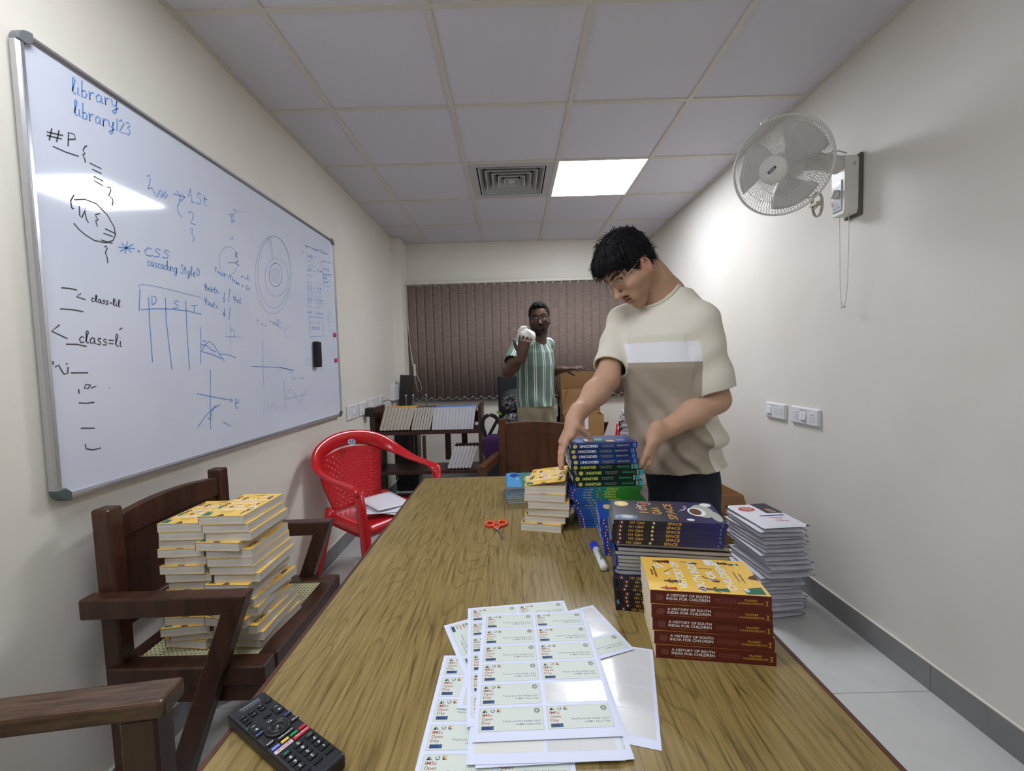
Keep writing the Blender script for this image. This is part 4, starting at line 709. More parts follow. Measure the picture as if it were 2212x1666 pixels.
def art_hist(b, L_, W, T, o):
    n = V((0,0,T+.0003)); R_ = EY; U_ = -EX
    P = lambda d, r: V((-L_/2+d*L_, -W/2+r*W, T+.0004))
    # spine
    knot(b, o+EX*.010+EZ*.006, EX, EZ, .011, .012, 2, 4)
    b.text('A HISTORY OF SOUTH', o+EX*.027+EZ*.0148, EX, EZ, .0046, 2, 'L', .02, .072); b.text('INDIA FOR CHILDREN', o+EX*.027+EZ*.0085, EX, EZ, .0046, 2, 'L', .02, .072)
    b.text('From Prehistory to Vijayanagara', o+EX*.032+EZ*.0040, EX, EZ, .0027, 5, 'L', 0, .061)
    knot(b, o+EX*.106+EZ*.0072, EX, EZ, .034, .0095, 4, 4)
    b.text('PRADEEP', o+EX*.165+EZ*.0138, EX, EZ, .0036, 3, 'C', .015); b.text('CHAKRAVARTHY', o+EX*.165+EZ*.0085, EX, EZ, .0036, 3, 'C', .015, .042)
    b.line(o+EX*.187+EZ*.0075, EX, EZ, [(0,0),(.003,0),(.003,.008),(0,.008)], .0009, 3); b.line(o+EX*.187+EZ*.0075, EX, EZ, [(.007,0),(.004,0),(.004,.008),(.007,.008)], .0009, 3)
    # front cover
    for d, t_, r0, r1 in ((.345,'HISTORY OF',.10,.86),(.50,'SOUTH INDIA',.03,.90),(.635,'FOR',.34,.62),(.755,'CHILDREN',.10,.82)):
        b.text(t_, P(d, r0), R_, U_, .0145, 2, 'L', .03, (r1-r0)*W)
    b.text('A', P(.23,.44), R_, U_, .011, 2, 'L', .03)
    b.text('PRADEEP', P(.075,.42), R_, U_, .004, 6, 'L', .02); b.text('CHAKRAVARTHY', P(.105,.36), R_, U_, .004, 6, 'L', .02)
    b.text('From Prehistory', P(.83,.34), R_, U_, .004, 7, 'L', .01); b.text('to Vijayanagara', P(.87,.32), R_, U_, .004, 7, 'L', .01)
    for d, r, s, robe, skin, m2 in ((.27,.86,.034,6,8,2),(.30,.27,.032,8,8,7),(.24,.07,.030,9,8,None),(.68,.10,.036,7,8,6),(.92,.86,.026,7,9,2),(.82,.88,.026,6,8,7)):
        body_fig(b, P(d, r), R_*.8, U_, s, robe, skin, m2)
    b.poly(P(.97,.12), R_, U_, [(-.010,-.0),(.013,.0),(.008,.02),(.0,.034),(-.012,.03)], 7); b.disc(P(.83,.12), R_, U_, .006, .005, 2, 12)
    b.disc(P(.47,.10), R_, U_, .007, .009, 8, 12); b.disc(P(.49,.84), R_, U_, .0045, .009, 8, 12); b.line(P(.49,.84), R_, U_, [(0,0),(.006,.022)], .002, 8)
    b.disc(P(.615,.34), R_, U_, .0055, .007, 8, 12); b.line(P(.61,.35), R_, U_, [(0,0),(.008,.016),(.014,.018)], .0024, 8); b.line(P(.62,.68), R_, U_, [(0,-.006),(.001,.02)], .002, 8)
    for k in range(3): b.quad(P(.66+.035*k,.80), R_, U_, .016-.003*abs(k-1), .006, 2)
    b.quad(P(.70,.80), R_, U_, .022, .018, 2); b.quad(P(.685,.82), R_, U_, .004, .004, 7); b.quad(P(.685,.88), R_, U_, .004, .004, 7)
    b.poly(P(.16,.64), R_, U_, [(0,0),(.014,.010),(.012,.014),(-.002,.004)], 2); b.poly(P(.20,.68), R_, U_, [(0,0),(.014,.010),(.012,.014),(-.002,.004)], 2); b.line(P(.25,.52), R_, U_, [(0,.014),(.012,.002),(.018,-.006)], .0013, 8)
    b.quad(P(.905,.28), R_, U_, .012, .004, 10); b.quad(P(.90,.70), R_, U_, .03, .004, 10); b.poly(P(1,.40), R_, U_, [(0,0),(.022,0),(.014,.012),(.006,.017)], 8)
MH = [yel, mar, white_i, gold_i, marl, orange_i, mar, green_i, dkor, red_i, cream_i]
def art_spine(title, tcol, oval, sub, author, acol, ends, tw=.062, tx=.030):
    def f(b, L_, W, T, o):
        b.disc(o+EX*.015+EZ*T*.5, EX, EZ, .0068, T*.36, oval, 16); b.line(o-V((0,.0002,0))+EX*.0115+EZ*T*.45, EX, EZ, [(0,0),(.002,.0022),(.004,.0006),(.0065,.002)], .0013, 6)
        b.text(title, o+EX*tx+EZ*T*.27, EX, EZ, T*.46, tcol, 'L', .03, tw)
        for i, l in enumerate(sub): b.text(l, o+EX*(tx+tw+.030)+EZ*T*(.57-.28*i), EX, EZ, T*.19, 7, 'C', 0, .041-.006*i)
        b.text(author, o+EX*(L_-.046)+EZ*T*.38, EX, EZ, T*.27, acol, 'C', .015, .038)
        for x, ww, m_ in ends: b.quad(o+EX*(L_-x)+EZ*T*.08, EX, EZ, ww, T*.84, m_)
        for k in range(5): b.quad(V((-L_/2+.02+.034*k, -W/2+.02+.012*(k % 3), T+.0004)), EX, EY, .026, .05-.007*k, (8,2,9,3,8)[k])
    return f
navy = ramp_mat('cover_uncoded', [(0,(20,44,100)),(.35,(22,58,120)),(.62,(18,60,122)),(.8,(22,40,112)),(1,(30,50,128))]); dgreen = ramp_mat('cover_unearthed', [(0,(20,44,30)),(.4,(14,38,32)),(1,(12,36,34))])
sci = ramp_mat('cover_science', [(0,(26,58,160)),(.25,(28,92,160)),(.42,(30,128,120)),(.55,(52,140,54)),(1,(44,104,40))]); spc = ramp_mat('cover_space', [(0,(12,13,22)),(.35,(15,17,32)),(.6,(22,26,66)),(1,(30,36,104))])
ovy = M('print_oval_yellow', (222,204,92), .5); lblue = M('print_light_blue', (86,140,210), .5); turq = M('print_turquoise', (40,160,170), .5); lgreen = M('print_light_green', (60,170,110), .5); lime_i = M('print_lime', (206,214,90), .5)
subc = M('print_grey', (176,180,170), .5); sand = M('print_sand', (206,190,140), .5); black_i = M('print_black', (16,16,20), .5); dgold = M('print_old_gold', (176,130,52), .5)
MU = [navy, navy, white_i, sand, ovy, ovy, black_i, sand, lblue, lgreen]; MN = [dgreen, dgreen, lime_i, lgreen, ovy, turq, black_i, subc, turq, lblue]
def art_sci(b, L_, W, T, o):
    b.disc(o+EX*.011+EZ*T*.5, EX, EZ, .0034, T*.36, 3, 14); b.quad(o-V((0,.0001,0))+EX*.0100+EZ*T*.3, EX, EZ, .0022, T*.4, 2)
    b.text('101 Q&A', o+EX*.045+EZ*T*.22, EX, EZ, T*.5, 4, 'L', .015, .027); b.disc(o+EX*.090+EZ*T*.5, EX, EZ, .003, T*.34, 5, 12)
    b.text('SCIENCE', o+EX*.112+EZ*T*.18, EX, EZ, T*.62, 6, 'L', .02, .036)
    b.disc(V((-.05,0,T+.0003)), EX, EY, .02, .015, 6, 16); b.disc(V((-.085,.02,T+.0003)), EX, EY, .012, .02, 4, 16)
MS = [sci, sci, white_i, red_i, sand, orange_i, lime_i]
def art_spc(b, L_, W, T, o):
    b.disc(o+EX*.016+EZ*T*.5, EX, EZ, .0052, T*.44, 3, 16); b.disc(o-V((0,.0001,0))+EX*.016+EZ*T*.5, EX, EZ, .0046, T*.36, 8, 16); b.poly(o-V((0,.0002,0))+EX*.016+EZ*T*.5, EX, EZ, [(-.0016,-T*.22),(.002,-T*.22),(.0006,T*.22),(-.0004,T*.24)], 2)
    b.text('101 Q&A', o+EX*.033+EZ*T*.20, EX, EZ, T*.60, 4, 'L', .012, .030); b.disc(o+EX*.0805+EZ*T*.5, EX, EZ, .0027, T*.32, 5, 12)
    b.text('SPACE', o+EX*.1075+EZ*T*.17, EX, EZ, T*.66, 4, 'L', .02, .027); b.quad(o+EX*.210+EZ*T*.15, EX, EZ, .0035, T*.7, 6)
    R_ = EY; U_ = -EX; P = lambda d, r: V((-L_/2+d*L_, -W/2+r*W, T+.0004))
    for d, t_, r0, r1 in ((.34,'101',.36,.74),(.455,'Q&A',.30,.66),(.59,'SPACE',.10,.86)): b.text(t_, P(d, r0), R_, U_, .017, 9, 'L', .03, (r1-r0)*W)
    b.disc(P(.10,.80), R_, U_, .018, .016, 5, 20); b.disc(P(.10,.80)+EZ*.0001, R_, U_, .010, .009, 7, 16)
    b.disc(P(.12,.14), R_, U_, .016, .024, 6, 20); b.disc(P(.13,.16)+EZ*.0001, R_, U_, .008, .013, 10, 14); b.ringp(P(.16,.10), R_, U_, .020, .030, .0012, 2, 20, 100)
    b.disc(P(.33,.84), R_, U_, .009, .009, 3, 16); b.ringp(P(.33,.84), R_, U_, .013, .014, .0013, 2, -150, 100); b.ringp(P(.15,.70), R_, U_, .022, .026, .0014, 2, 230, 300); b.ringp(P(.15,.66), R_, U_, .024, .030, .0014, 2, 240, 300)
    b.ringp(P(.64,.72), R_, U_, .02, .02, .0014, 2, 190, 300); b.ringp(P(.62,.66), R_, U_, .02, .02, .0012, 2, 190, 300)
    b.disc(P(.86,.55), R_, U_, .040, .022, 10, 20); b.disc(P(.80,.50)+EZ*.0001, R_, U_, .027, .018, 2, 20); b.disc(P(.79,.50)+EZ*.0002, R_, U_, .020, .012, 11, 18); b.disc(P(.95,.30), R_, U_, .030, .010, 10, 14); b.disc(P(.93,.86), R_, U_, .012, .012, 2, 12); b.disc(P(.70,.12), R_, U_, .006, .008, 2, 10)
earth_b = M('print_earth_blue', (70,104,140), .45)
MP = [spc, spc, white_i, red_i, gold_i, sand, earth_b, cream_i, black_i, dgold, subc, dkor]
sky_b = M('cover_sky_blue', (70,150,206), .35); blue_c = M('cover_deep_blue', (30,58,150), .3)
def art_saf(b, L_, W, T, o):
    P = lambda d, r: V((-L_/2+d*L_, -W/2+r*W, T+.0004))
    b.poly(P(.0,.42), EX, EY, [(0,0),(L_,0),(L_,W*.58),(0,W*.58)], 1)
    b.disc(P(.5,.72), EX, EY, L_*.26, W*.20, 3, 20); b.text('SAFARI', P(.28,.60)+EZ*.0002, EX, EY, .016, 2, 'L', .03, L_*.46)
    b.disc(P(.2,.25), EX, EY, .03, .02, 4, 14); b.text('WILDLIFE', P(.25,.30)+EZ*.0002, EX, EY, .005, 2, 'L', 0, .06); b.disc(P(.85,.9), EX, EY, .02, .012, 1, 12)
def art_lean(b, L_, W, T, o): pass
MESH = {}
class Kind:
    def __init__(s, key, L_, W, T, cover, pages, pm, hollow=False): s.key, s.L, s.W, s.T, s.cover = key, L_, W, T, cover; b = MB(); b.box((0,.0004,T/2), (L_-.0012,W-.0012,T-.0016)); s.pages = b.mesh('page_block', [pm]) if pages else None
KH = Kind('h', .198,.129,.0242, make_cover(.198,.129,.0242, MH, 0, 1, art_hist), 1, page)
KU = Kind('u', .213,.135,.0170, make_cover(.213,.135,.0170, MU, 0, 1, art_spine('UNCODED', 2, 4, ('A Technological History','of Independent India'), 'MEGHAA GUPTA', 3, ((.0145,.003,8),(.010,.0045,8)), .058)), 1, page_w)
KN = Kind('n', .213,.135,.0180, make_cover(.213,.135,.0180, MN, 0, 1, art_spine('UNEARTHED', 2, 4, ('An Environmental History','of Independent India'), 'MEGHAA GUPTA', 3, ((.0205,.0015,7),(.018,.0015,7),(.0155,.0013,7),(.0115,.0115,8)), .051)), 1, page_w)
KS = Kind('s', .226,.150,.0083, make_cover(.226,.150,.0083, MS, 0, 1, art_sci), 1, page_w)
KP = Kind('p', .222,.128,.00835, make_cover(.222,.128,.00835, MP, 0, 1, art_spc), 1, page_g)
KF = Kind('f', .200,.130,.0080, make_cover(.200,.130,.0080, [sky_b, green_i, white_i, yel, blue_c], 0, 0, art_saf), 1, page_g)
def book(k, label, loc, rot, group, nm='book', cover=None):
    t = thing(nm, label, 'book', loc, 0, group); t.rotation_euler = rot if isinstance(rot, (tuple, list)) else (0,0,rot)
    o = bpy.data.objects.new('cover', cover or k.cover); COL.objects.link(o); o.parent = t
    o = bpy.data.objects.new('page_block', k.pages); COL.objects.link(o); o.parent = t
    return t
def rot2(x, y, a): return (x*math.cos(a)-y*math.sin(a), x*math.sin(a)+y*math.cos(a))
def stack(entries, cx, cy, a, z0, group, what, where, kshift=None):
    """entries bottom to top: (kind, dx, dy, extra rotation)"""
    z = z0; n = len(entries)
    for i, (k, dx, dy, r) in enumerate(entries):
        X_, Y_ = rot2(dx, dy, a); q = n-1-i
        book(k, '%s, %s of %s' % (what(k, r, q) if callable(what) else what, from_top(q, n), where), (cx+X_, cy+Y_, z+.0001), a+r, group, 'paperback'); z += k.T+.0002
    return z
j = lambda s: rnd.uniform(-s, s)
# five maroon-spined history books, front right
a = R(-8.8); ex, ey = rot2(1,0,a), rot2(0,1,a)
cx = .237+ex[0]*.099+ey[0]*.0645; cy = .722+ex[1]*.099+ey[1]*.0645
stack([(KH,.002,0,R(.5)),(KH,.0,.001,R(.3)),(KH,-.002,.002,0),(KH,-.004,.0,0),(KH,-.005,.001,R(-.3))], cx, cy, a, ZT, 'maroon-spined paperbacks at the front right', 'yellow paperback with maroon spine', 'the front right stack')
# space books
a = R(-10.2); ex, ey = rot2(1,0,a), rot2(0,1,a); cx = .204+ex[0]*.111+ey[0]*.064; cy = .865+ex[1]*.111+ey[1]*.064
E_ = [(KP,.002+dx,.0,R(j(.5))) for dx in (-.002,.006,.004,.003,.005,.0,.003,.004,-.006)] + [(KP,.004+j(.004),.004+j(.003),math.pi+R(j(.8))) for q in range(8)] + [(KP,-.006+dx,-.002,R(j(.4))) for dx in (-.004,.0,-.001,.0,.001,.004)]
stack(E_, cx, cy, a, ZT, 'space question books', lambda k, r, q: 'navy space book ' + ('showing grey pages' if abs(r) > 1 else 'showing gold spine print'), 'the middle-right stack')
# blue books just behind them
a = R(-6); E_ = [(KS,.003*math.sin(q*1.7)-.0009*q,.0,R(j(1.2))) for q in range(12)]
stack(E_, .355, 1.178, a, ZT, 'thin blue books behind the space books', 'thin blue question book', 'the stack behind the space books')
# tall blue and green stack
a = R(0.5); sx = [.026,.024,.022,.020,.018,.014,.012,.004,-.004,.006,.0,-.012,-.013,-.010,-.004]
E_ = [(KS,x+.004,.0,R(j(1.0))) for x in sx]+[(KN,.010,.004,0),(KN,.0,.003,R(.5)),(KN,.012,.002,0),(KN,-.004,.004,R(-.5)),(KU,-.005,.0,R(.4)),(KU,-.008,.003,0),(KU,-.011,.0,R(-.3)),(KU,-.007,-.003,R(.6))]
nmk = {'s':'thin blue-green book','n':'dark green book','u':'navy blue book'}
ztop = stack(E_, .285, 1.385, a, ZT, 'books in the tall blue and green stack', lambda k, r, q: nmk[k.key], 'the tall stack between two hands')
# history books with page edges to the viewer
a = R(-14); n = 6
for i, (dx, dy, r) in enumerate(((-.014,-.004,0),(-.006,.006,R(2)),(.008,.004,R(1)),(.006,.0,R(3)),(-.004,-.002,R(2)),(-.004,.002,R(3)))):
    X_, Y_ = rot2(dx, dy, a); l = 'yellow paperback, pages facing viewer, %s of middle stack' % from_top(n-1-i, n)
    o = book(KH, l, (.110+X_, 1.385+Y_, ZT+i*.0238+.0001), a+r+R(-90), 'yellow paperbacks in the middle of the table', 'paperback')
    if i == n-1:      # lifted front cover of the topmost one
        o.children[0].data = make_cover(.198,.129,.0226, MH, 0, 1); b = MB(); b.box((0,.0645,0), (.198,.129,.0009), 0)
        art_hist(b, .198, .129, -.0000, V((0,0,-5))) if False else None
        me = b.mesh('front_cover', MH); c = bpy.data.objects.new('front_cover', me); COL.objects.link(c); c.parent = o; c.location = (0,-.0645,.0232); c.rotation_euler = (R(8.5),0,0)
        b = MB()
        art_hist(b, .198, .129, 0.0005, V((0,-9,0)))
        keep = [k for k, f in enumerate(b.f) if all(abs(b.v[q][1]) < 1 for q in f)]
        mp_ = {}; q = MB()
        for k in keep: q.add([(b.v[v_][0], b.v[v_][1]+.0645, b.v[v_][2]) for v_ in b.f[k]], [tuple(range(len(b.f[k])))], b.m[k])
        c2 = bpy.data.objects.new('cover_print', q.mesh('cover_print', MH)); COL.objects.link(c2); c2.parent = c
# blue wildlife books
a = R(-88); E_ = [(KF,j(.004),j(.004),R(j(1.5))) for q in range(8)]
stack(E_, .028, 1.655, a, ZT, 'blue wildlife booklets at the far table end', 'thin blue wildlife book', 'the short far-end table stack')
# ---- the pile on the cane chair
zs = .4512; grp = 'yellow paperbacks piled on the cane chair'
def pile(cx, cy, lst, where, n0=0):
    z = zs; n = len(lst)
    for i, (dx, dy, r) in enumerate(lst):
        book(KH, 'yellow paperback, %s of the %s on cane chair' % (from_top(n-1-i, n), where), (cx+dx, cy+dy, z), R(r-180), grp, 'paperback'); z += .0246
R90 = 90
pile(-.815, 1.250, [(.012,.020,85),(.014,.010,91),(.008,.004,88),(-.004,-.004,80),(.0,.006,93),(.006,.014,84),(-.01,.002,90),(-.004,-.002,87),(.012,.010,91),(.004,.006,89),(.0,.004,90),(-.002,.004,91),(-.02,-.004,86),(.0,.004,90),(-.006,.002,91),(-.012,.0,89)], 'taller right-hand column')
pile(-.955, 1.268, [(-.004,.002,84),(.004,.0,95),(-.014,-.014,98),(-.0,-.006,90),(.0,.0,91),(.006,.006,88),(-.004,.004,93),(.008,.008,90),(.004,.002,92),(-.006,-.002,90),(.006,.004,89),(-.012,.0,92),(-.008,.004,90),(-.004,.0,91),(-.006,.0,90)], 'lower left-hand column')
# ---- books on the shelves
def shelf_books(x0, z, n, T, ang, cm, pm, edge, label, where, group, h=.198, w=.129, y=3.545):
    k = Kind('q', h, w, T, None, 1, pm); b = MB(); th = .0009
    b.box((0,0,th/2), (h,w,th)); b.box((0,0,T-th/2), (h,w,th)); b.box((0,w/2-th/2,T/2), (h,th,T-2*th)); b.box((h/2-.0003,.0,T/2), (.0006,w-.004,T-.002), 1)
    me = b.mesh('cover', [cm, edge]); a = R(ang); x = x0
    for i in range(n):
        aa = a + R(j(.12)); x += (T+.0008)/math.cos(a)
        # leaning right: the upright book is turned about y
        t = thing('paperback', '%s, %s in %s' % (label, nth(i, n), where), 'book', (0,0,0), 0, group)
        up = V((math.sin(aa),0,math.cos(aa))); nrm = V((-math.cos(aa),0,math.sin(aa))); fr = V((0,1,0))
        Q = Matrix((up, fr, up.cross(fr))).transposed()
        p = V((x, y, z)) + up*(h/2)
        if Q[2][2] is None: pass
        t.rotation_euler = Q.to_euler(); t.location = p + V((0,0,T*math.sin(abs(aa)) if True else 0))
        for nm, d in (('cover', me), ('page_block', k.pages)):
            o = bpy.data.objects.new(nm, d); COL.objects.link(o); o.parent = t
    return x
edge_y = M('yellow_book_top', (190,150,66), .6); edge_d = M('dark_book_top', (70,62,56), .6); edge_b = M('blue_book_top', (74,112,176), .6); edge_br = M('brown_book_top', (70,56,38), .6)
cov_o = M('cover_ochre', (178,122,44), .5); cov_d = M('cover_dark_brown', (66,52,46), .5); cov_w = M('cover_white', (206,208,216), .5)
x = shelf_books(BKX-.400, .7015, 9, .0262, 17, cov_o, page, edge_y, 'leaning ochre book', 'the upper shelf ochre group', 'ochre books on the upper shelf')
x = shelf_books(x+.012, .7015, 7, .0215, 13, cov_d, page, edge_d, 'leaning dark book', 'the upper shelf dark group', 'dark books on the upper shelf', .195)
x = shelf_books(x+.012, .7015, 13, .0258, 8, cov_w, page_w, edge_b, 'white blue-topped book', 'the upper shelf white group', 'white books on the upper shelf', .190)
x = shelf_books(BKX+.155, .3665, 7, .0262, 20, cov_o, page_w, edge_br, 'ochre brown-topped book', 'the lower shelf', 'books on the lower shelf')
# ---- envelopes on the floor by the wall
env_m = M('envelope_paper', (226,226,234), .6, var=(5,(216,216,226)), bump=(14,.3))
def env_mesh(t_, seed):
    r = random.Random(seed); b = MB(); n = 14; h1, h2 = r.uniform(.3,.9), r.uniform(.3,.9); W_, H_ = .229, .318
    def f(s):
        def g(u, v):
            e = (1-abs(2*u-1)**7)*(1-abs(2*v-1)**7); m_ = 1 if seed == 3 else 1-.35*h1*u-.2*h2*v+.10*math.sin(5*u+seed)*math.sin(4*v+seed*2)
            return ((u-.5)*W_, (v-.5)*H_, t_/2 + s*t_/2*e*m_ + (0 if seed == 3 else .0015*math.sin(6*u+seed)*math.sin(3*v+seed)))
        return g
    b.grid(n, n, f(1)); b.grid(n, n, f(-1)); return b
z = 0.002; n = 24; T_ = .0187
meshes = [env_mesh(T_*1.04, s).mesh('envelope', [env_m]) for s in range(6)]
for i in range(n):
    q = n-1-i; l = 'thick white envelope, %s of the tall floor stack' % from_top(q, n)
    if q == 0:
        b = env_mesh(T_, 3); o = b.build('envelope', env_m)
    else: o = bpy.data.objects.new('envelope', meshes[i % 6]); COL.objects.link(o)
    lo = .006 if i < 13 else 0
    o.location = (1.252+j(.010)+(.018 if i in (11,12,13,14) else 0)-(.012 if i < 10 else 0), 2.093+j(.012)-(.02 if i in (11,12,13) else 0), z); o.rotation_euler = (R(j(.8)), R(j(.6)), R(4+j(3.5))); z += T_
    tag(o, l, 'envelope', 'white envelopes stacked on the floor')
    if q == 0:
        b = MB(); zt = T_*1.0+.0006; o.rotation_euler = (0,0,R(4)); pts = []
        for k in range(24): rr = .045 if k % 2 else .036; pts.append((rr*math.cos(2*math.pi*k/24), rr*.8*math.sin(2*math.pi*k/24)))
        b.poly((-.05,.07,zt), EX, EY, pts, 1)
        for k in range(3): b.text(('RECIPE','FOR YOUR','READING')[k], (-.05,.085-.014*k,zt+.0006), EX, EY, .007, 0, 'C', .02)
        b.quad((.012,.0,zt), EX, EY, .085, .14, 2); b.disc((.05,.05,zt+.0006), EX, EY, .014, .012, 4, 12)
        for k in range(3): b.text(('BIG NIGHT','FOR THE','GALAXY')[k], (.055,.035-.012*k,zt+.0008), EX, EY, .006, 0, 'C', .02)
        b.quad((-.045,-.035,zt), EX, EY, .125, .012, 3)
        for k in range(3): b.text(('nineteen new','stories','hundred and fifty'[:12])[k], (.02,-.06-.022*k,zt), EX, EY, .009, 1, 'C', .02)
        b.build('printed_label', [white_i, M('print_brick', (186,74,60), .5), M('print_night', (44,46,58), .5), M('print_navy', (70,78,140), .5), orange_i], o)
# ---- magazines on the far red chair
mg = [M('magazine_white', (206,206,208), .6, var=(300,(170,170,172),(.05,.05,1))), M('magazine_dark', (40,40,44), .5), M('magazine_red', (150,40,40), .5)]
z = .452
for i in range(18):
    T_ = .0185; b = MB(); b.box((.0,0,T_/2), (.28,.21,T_-.001)); b.box((-.137,0,T_/2), (.008,.2102,T_-.0008), 1); b.box((0,0,T_-.0012), (.2805,.2105,.001), 1 if i % 3 else 2)
    o = b.build('magazine', [mg[0], mg[1] if i in (3,4,5,8,9,10,11,13) else mg[0], mg[1 if i % 2 else 2]])
    o.location = (1.105+j(.012), 3.80+j(.012), z); o.rotation_euler = (0,0,R(-14+j(5))); z += T_+.0002
    tag(o, 'magazine, %s of the stack on the far red chair' % from_top(17-i, 18), 'magazine', 'magazines on the far red chair')

# ================================================================ label sheets on the table
sheet_m = M('sheet_paper', (218,225,246), .5); stk = M('sticker_green', (212,221,212), .5); stk_e = M('sticker_outline', (150,160,150), .6)
br = M('print_rust', (150,70,56), .6); bl = M('print_navy_block', (52,82,134), .5); gy_ = M('print_slate', (84,96,124), .6); back_m = M('glossy_backing', (214,216,216), .16, bump=(26,.25)); pale = M('pale_backing', (222,224,218), .3, bump=(30,.1))
SW, SH = .0945, .0405
def sticker_mesh():
    b = MB(); z = .0001
    b.box((0,0,z/2), (SW,SH,z)); o = V((-SW/2,-SH/2,z+.00008))
    for p, w_, h_ in (((0,0),SW,.0004),((0,SH-.0004),SW,.0004),((0,0),.0004,SH),((SW-.0004,0),.0004,SH)): b.quad(o+EX*p[0]+EY*p[1], EX, EY, w_, h_, 1)
    b.poly(o+EX*.004+EY*.0325, EX, EY, [(0,0),(.005,0),(.0035,.0058)], 5); b.poly(o+EX*.0095+EY*.0325, EX, EY, [(0,0),(.0022,0),(-.001,.0055)], 4); b.line(o+EX*.0125+EY*.0325, EX, EY, [(0,0),(-.003,.005)], .0004, 6)
    b.ringp(o+EX*.0195+EY*.0355, EX, EY, .0031, .0031, .0009, 5, 150, 400); b.disc(o+EX*.0205+EY*.0372, EX, EY, .0009, .0009, 3, 8)
    b.quad(o+EX*.026+EY*.0326, EX, EY, .006, .006, 6); b.poly(o+V((0,0,.00004))+EX*.026+EY*.0326, EX, EY, [(0,0),(.0045,.0),(.0,.005)], 3); b.quad(o+V((0,0,.00004))+EX*.0295+EY*.0352, EX, EY, .0025, .0022, 0)
    for k, t_ in enumerate(('IMSc','Open','Day')): b.text(t_, o+EX*.004+EY*(.0258-.0067*k), EX, EY, .0048, 2, 'L', .008, (.0155,.016,.0125)[k])
    b.quad(o+EX*.004+EY*.0028, EX, EY, .0178, .0062, 3); b.text('2025', o+V((0,0,.00006))+EX*.005+EY*.0037, EX, EY, .0045, 5, 'L', .01, .0115)
    b.text('Thank you for being a part', o+EX*.0905+EY*.0146, EX, EY, .0031, 4, 'R', .003, .056); b.text('of IMSc Open Day', o+EX*.0905+EY*.0090, EX, EY, .0031, 4, 'R', .003, .037)
    c = o+EX*.086+EY*.0335
    b.ringp(c, EX, EY, .0046, .0046, .0004, 5, n=16)
    for k in range(6):
        a0 = math.pi/3*k; b.line(c, EX, EY, [(.0044*math.cos(a0),.0044*math.sin(a0)),(.0044*math.cos(a0+2.09),.0044*math.sin(a0+2.09))], .0005, 5); b.ringp(c+EX*(.0028*math.cos(a0))+EY*(.0028*math.sin(a0)), EX, EY, .0013, .0013, .0004, 5, n=8)
    return b.mesh('sticker', [stk, stk_e, br, bl, gy_, black_i, gold_i])
ST = sticker_mesh()
def sheet(label, cx, cy, rot, z, w_=.21, h_=.297, gone=(), blank=(), rows=6, cols=2, grid_only=False):
    t = thing('label_sheet', label, 'label sheet', (cx, cy, z), R(rot), 'sticker sheets on the table')
    b = MB(); b.box((0,0,.0002), (w_,h_,.0004)); b.build('paper', sheet_m, t)
    for r in range(rows):
        for c in range(cols):
            x = (c-(cols-1)/2)*.1005; y = h_/2-.0070-SH/2-r*.0468
            if y-SH/2 < -h_/2: continue
            if (r, c) in gone or grid_only:
                b = MB(); b.box((x+.001,y,.00046), (SW+.002 if grid_only else SW,SH+(.005 if grid_only else .0),.0001)); b.build('bare_backing', back_m if not (r, c) in blank else pale, t)
            else:
                o = bpy.data.objects.new('sticker', ST); COL.objects.link(o); o.parent = t; o.location = (x, y, .0004)
    return t
z = ZT+.0003; dz = .0008
sheet('used glossy backing sheet at the right of the label sheets', .112, .668, -15, z, .21, .206, rows=4, grid_only=True)
sheet('label sheet sticking out lowest at the left front', -.037, .588, -.8, z, gone=((5,0),), blank=((5,0),))
sheet('label sheet turned sideways, its corner sticking out at the far left', -.045, .757, -67, z+dz, .21, .15, rows=3)
sheet('label sheet turned sideways under the top sheets at the left', -.018, .716, -95, z+2*dz, .21, .15, rows=3)
sheet('half label sheet lying askew beyond the glossy backing sheet', .083, .776, 19, z+3*dz, .21, .150, gone=((0,1),(1,1),(0,0)), rows=3)
sheet('label sheet peeping out at the near right corner under the fan of sheets', .036, .672, 2, z+4*dz)
sheet('label sheet with two peeled places at the near edge, under the top one', .028, .673, .3, z+5*dz, gone=((5,0),(5,1)), blank=((5,0),))
sheet('label sheet sticking out beyond the far edge of the top one', .008, .739, 5.8, z+6*dz)
sheet('topmost label sheet with one peeled place at its right side', .031, .705, 1.2, z+7.5*dz, gone=((4,1),))

# ================================================================ remote, scissors, marker
rb = M('remote_black', (30,32,38), .42); rk = M('remote_key', (20,21,25), .4); rw = M('remote_print', (206,210,216), .5); rbl = M('remote_blue', (120,140,226), .4); rr = M('remote_red', (190,44,58), .4); rg = M('remote_green', (24,140,74), .4); ry = M('remote_yellow', (222,190,84), .4); rteal = M('remote_teal', (56,120,104), .5)
t = thing('remote_control', 'black television remote control at the near left table corner', 'remote control', (-.337,.562,ZT+.0002), R(-122.5))
b = MB(); b.X = None; b.prism([(-.0265,-.104),(.0265,-.104),(.0265,.104),(-.0265,.104)], (0,0,.0), EX, EY, EZ, .021); b.build('case', rb, t, bevel=.004)
def key(name, x, y, w_, h_, m=rk, txt=None, th=.0022, tm=rw, ts=.0042, tw=None):
    b = MB(); b.box((x,y,.021+th/2), (w_,h_,th), 0, None, min(.0009, h_*.3));
    if txt: b.text(txt, (x,y-ts/2,.021+th+.0001), EX, EY, ts, 1, 'C', .02, tw)
    b.build(name, [m, tm], t)
b = MB(); b.quad((-.014,-.094,.0211), EX, EY, .028, .0025, 0); b.text('SONY', (0,-.0895,.0211), EX, EY, .0036, 0, 'C', .02, .026); b.build('brand_print', M('remote_grey_print', (120,124,130), .5), t)
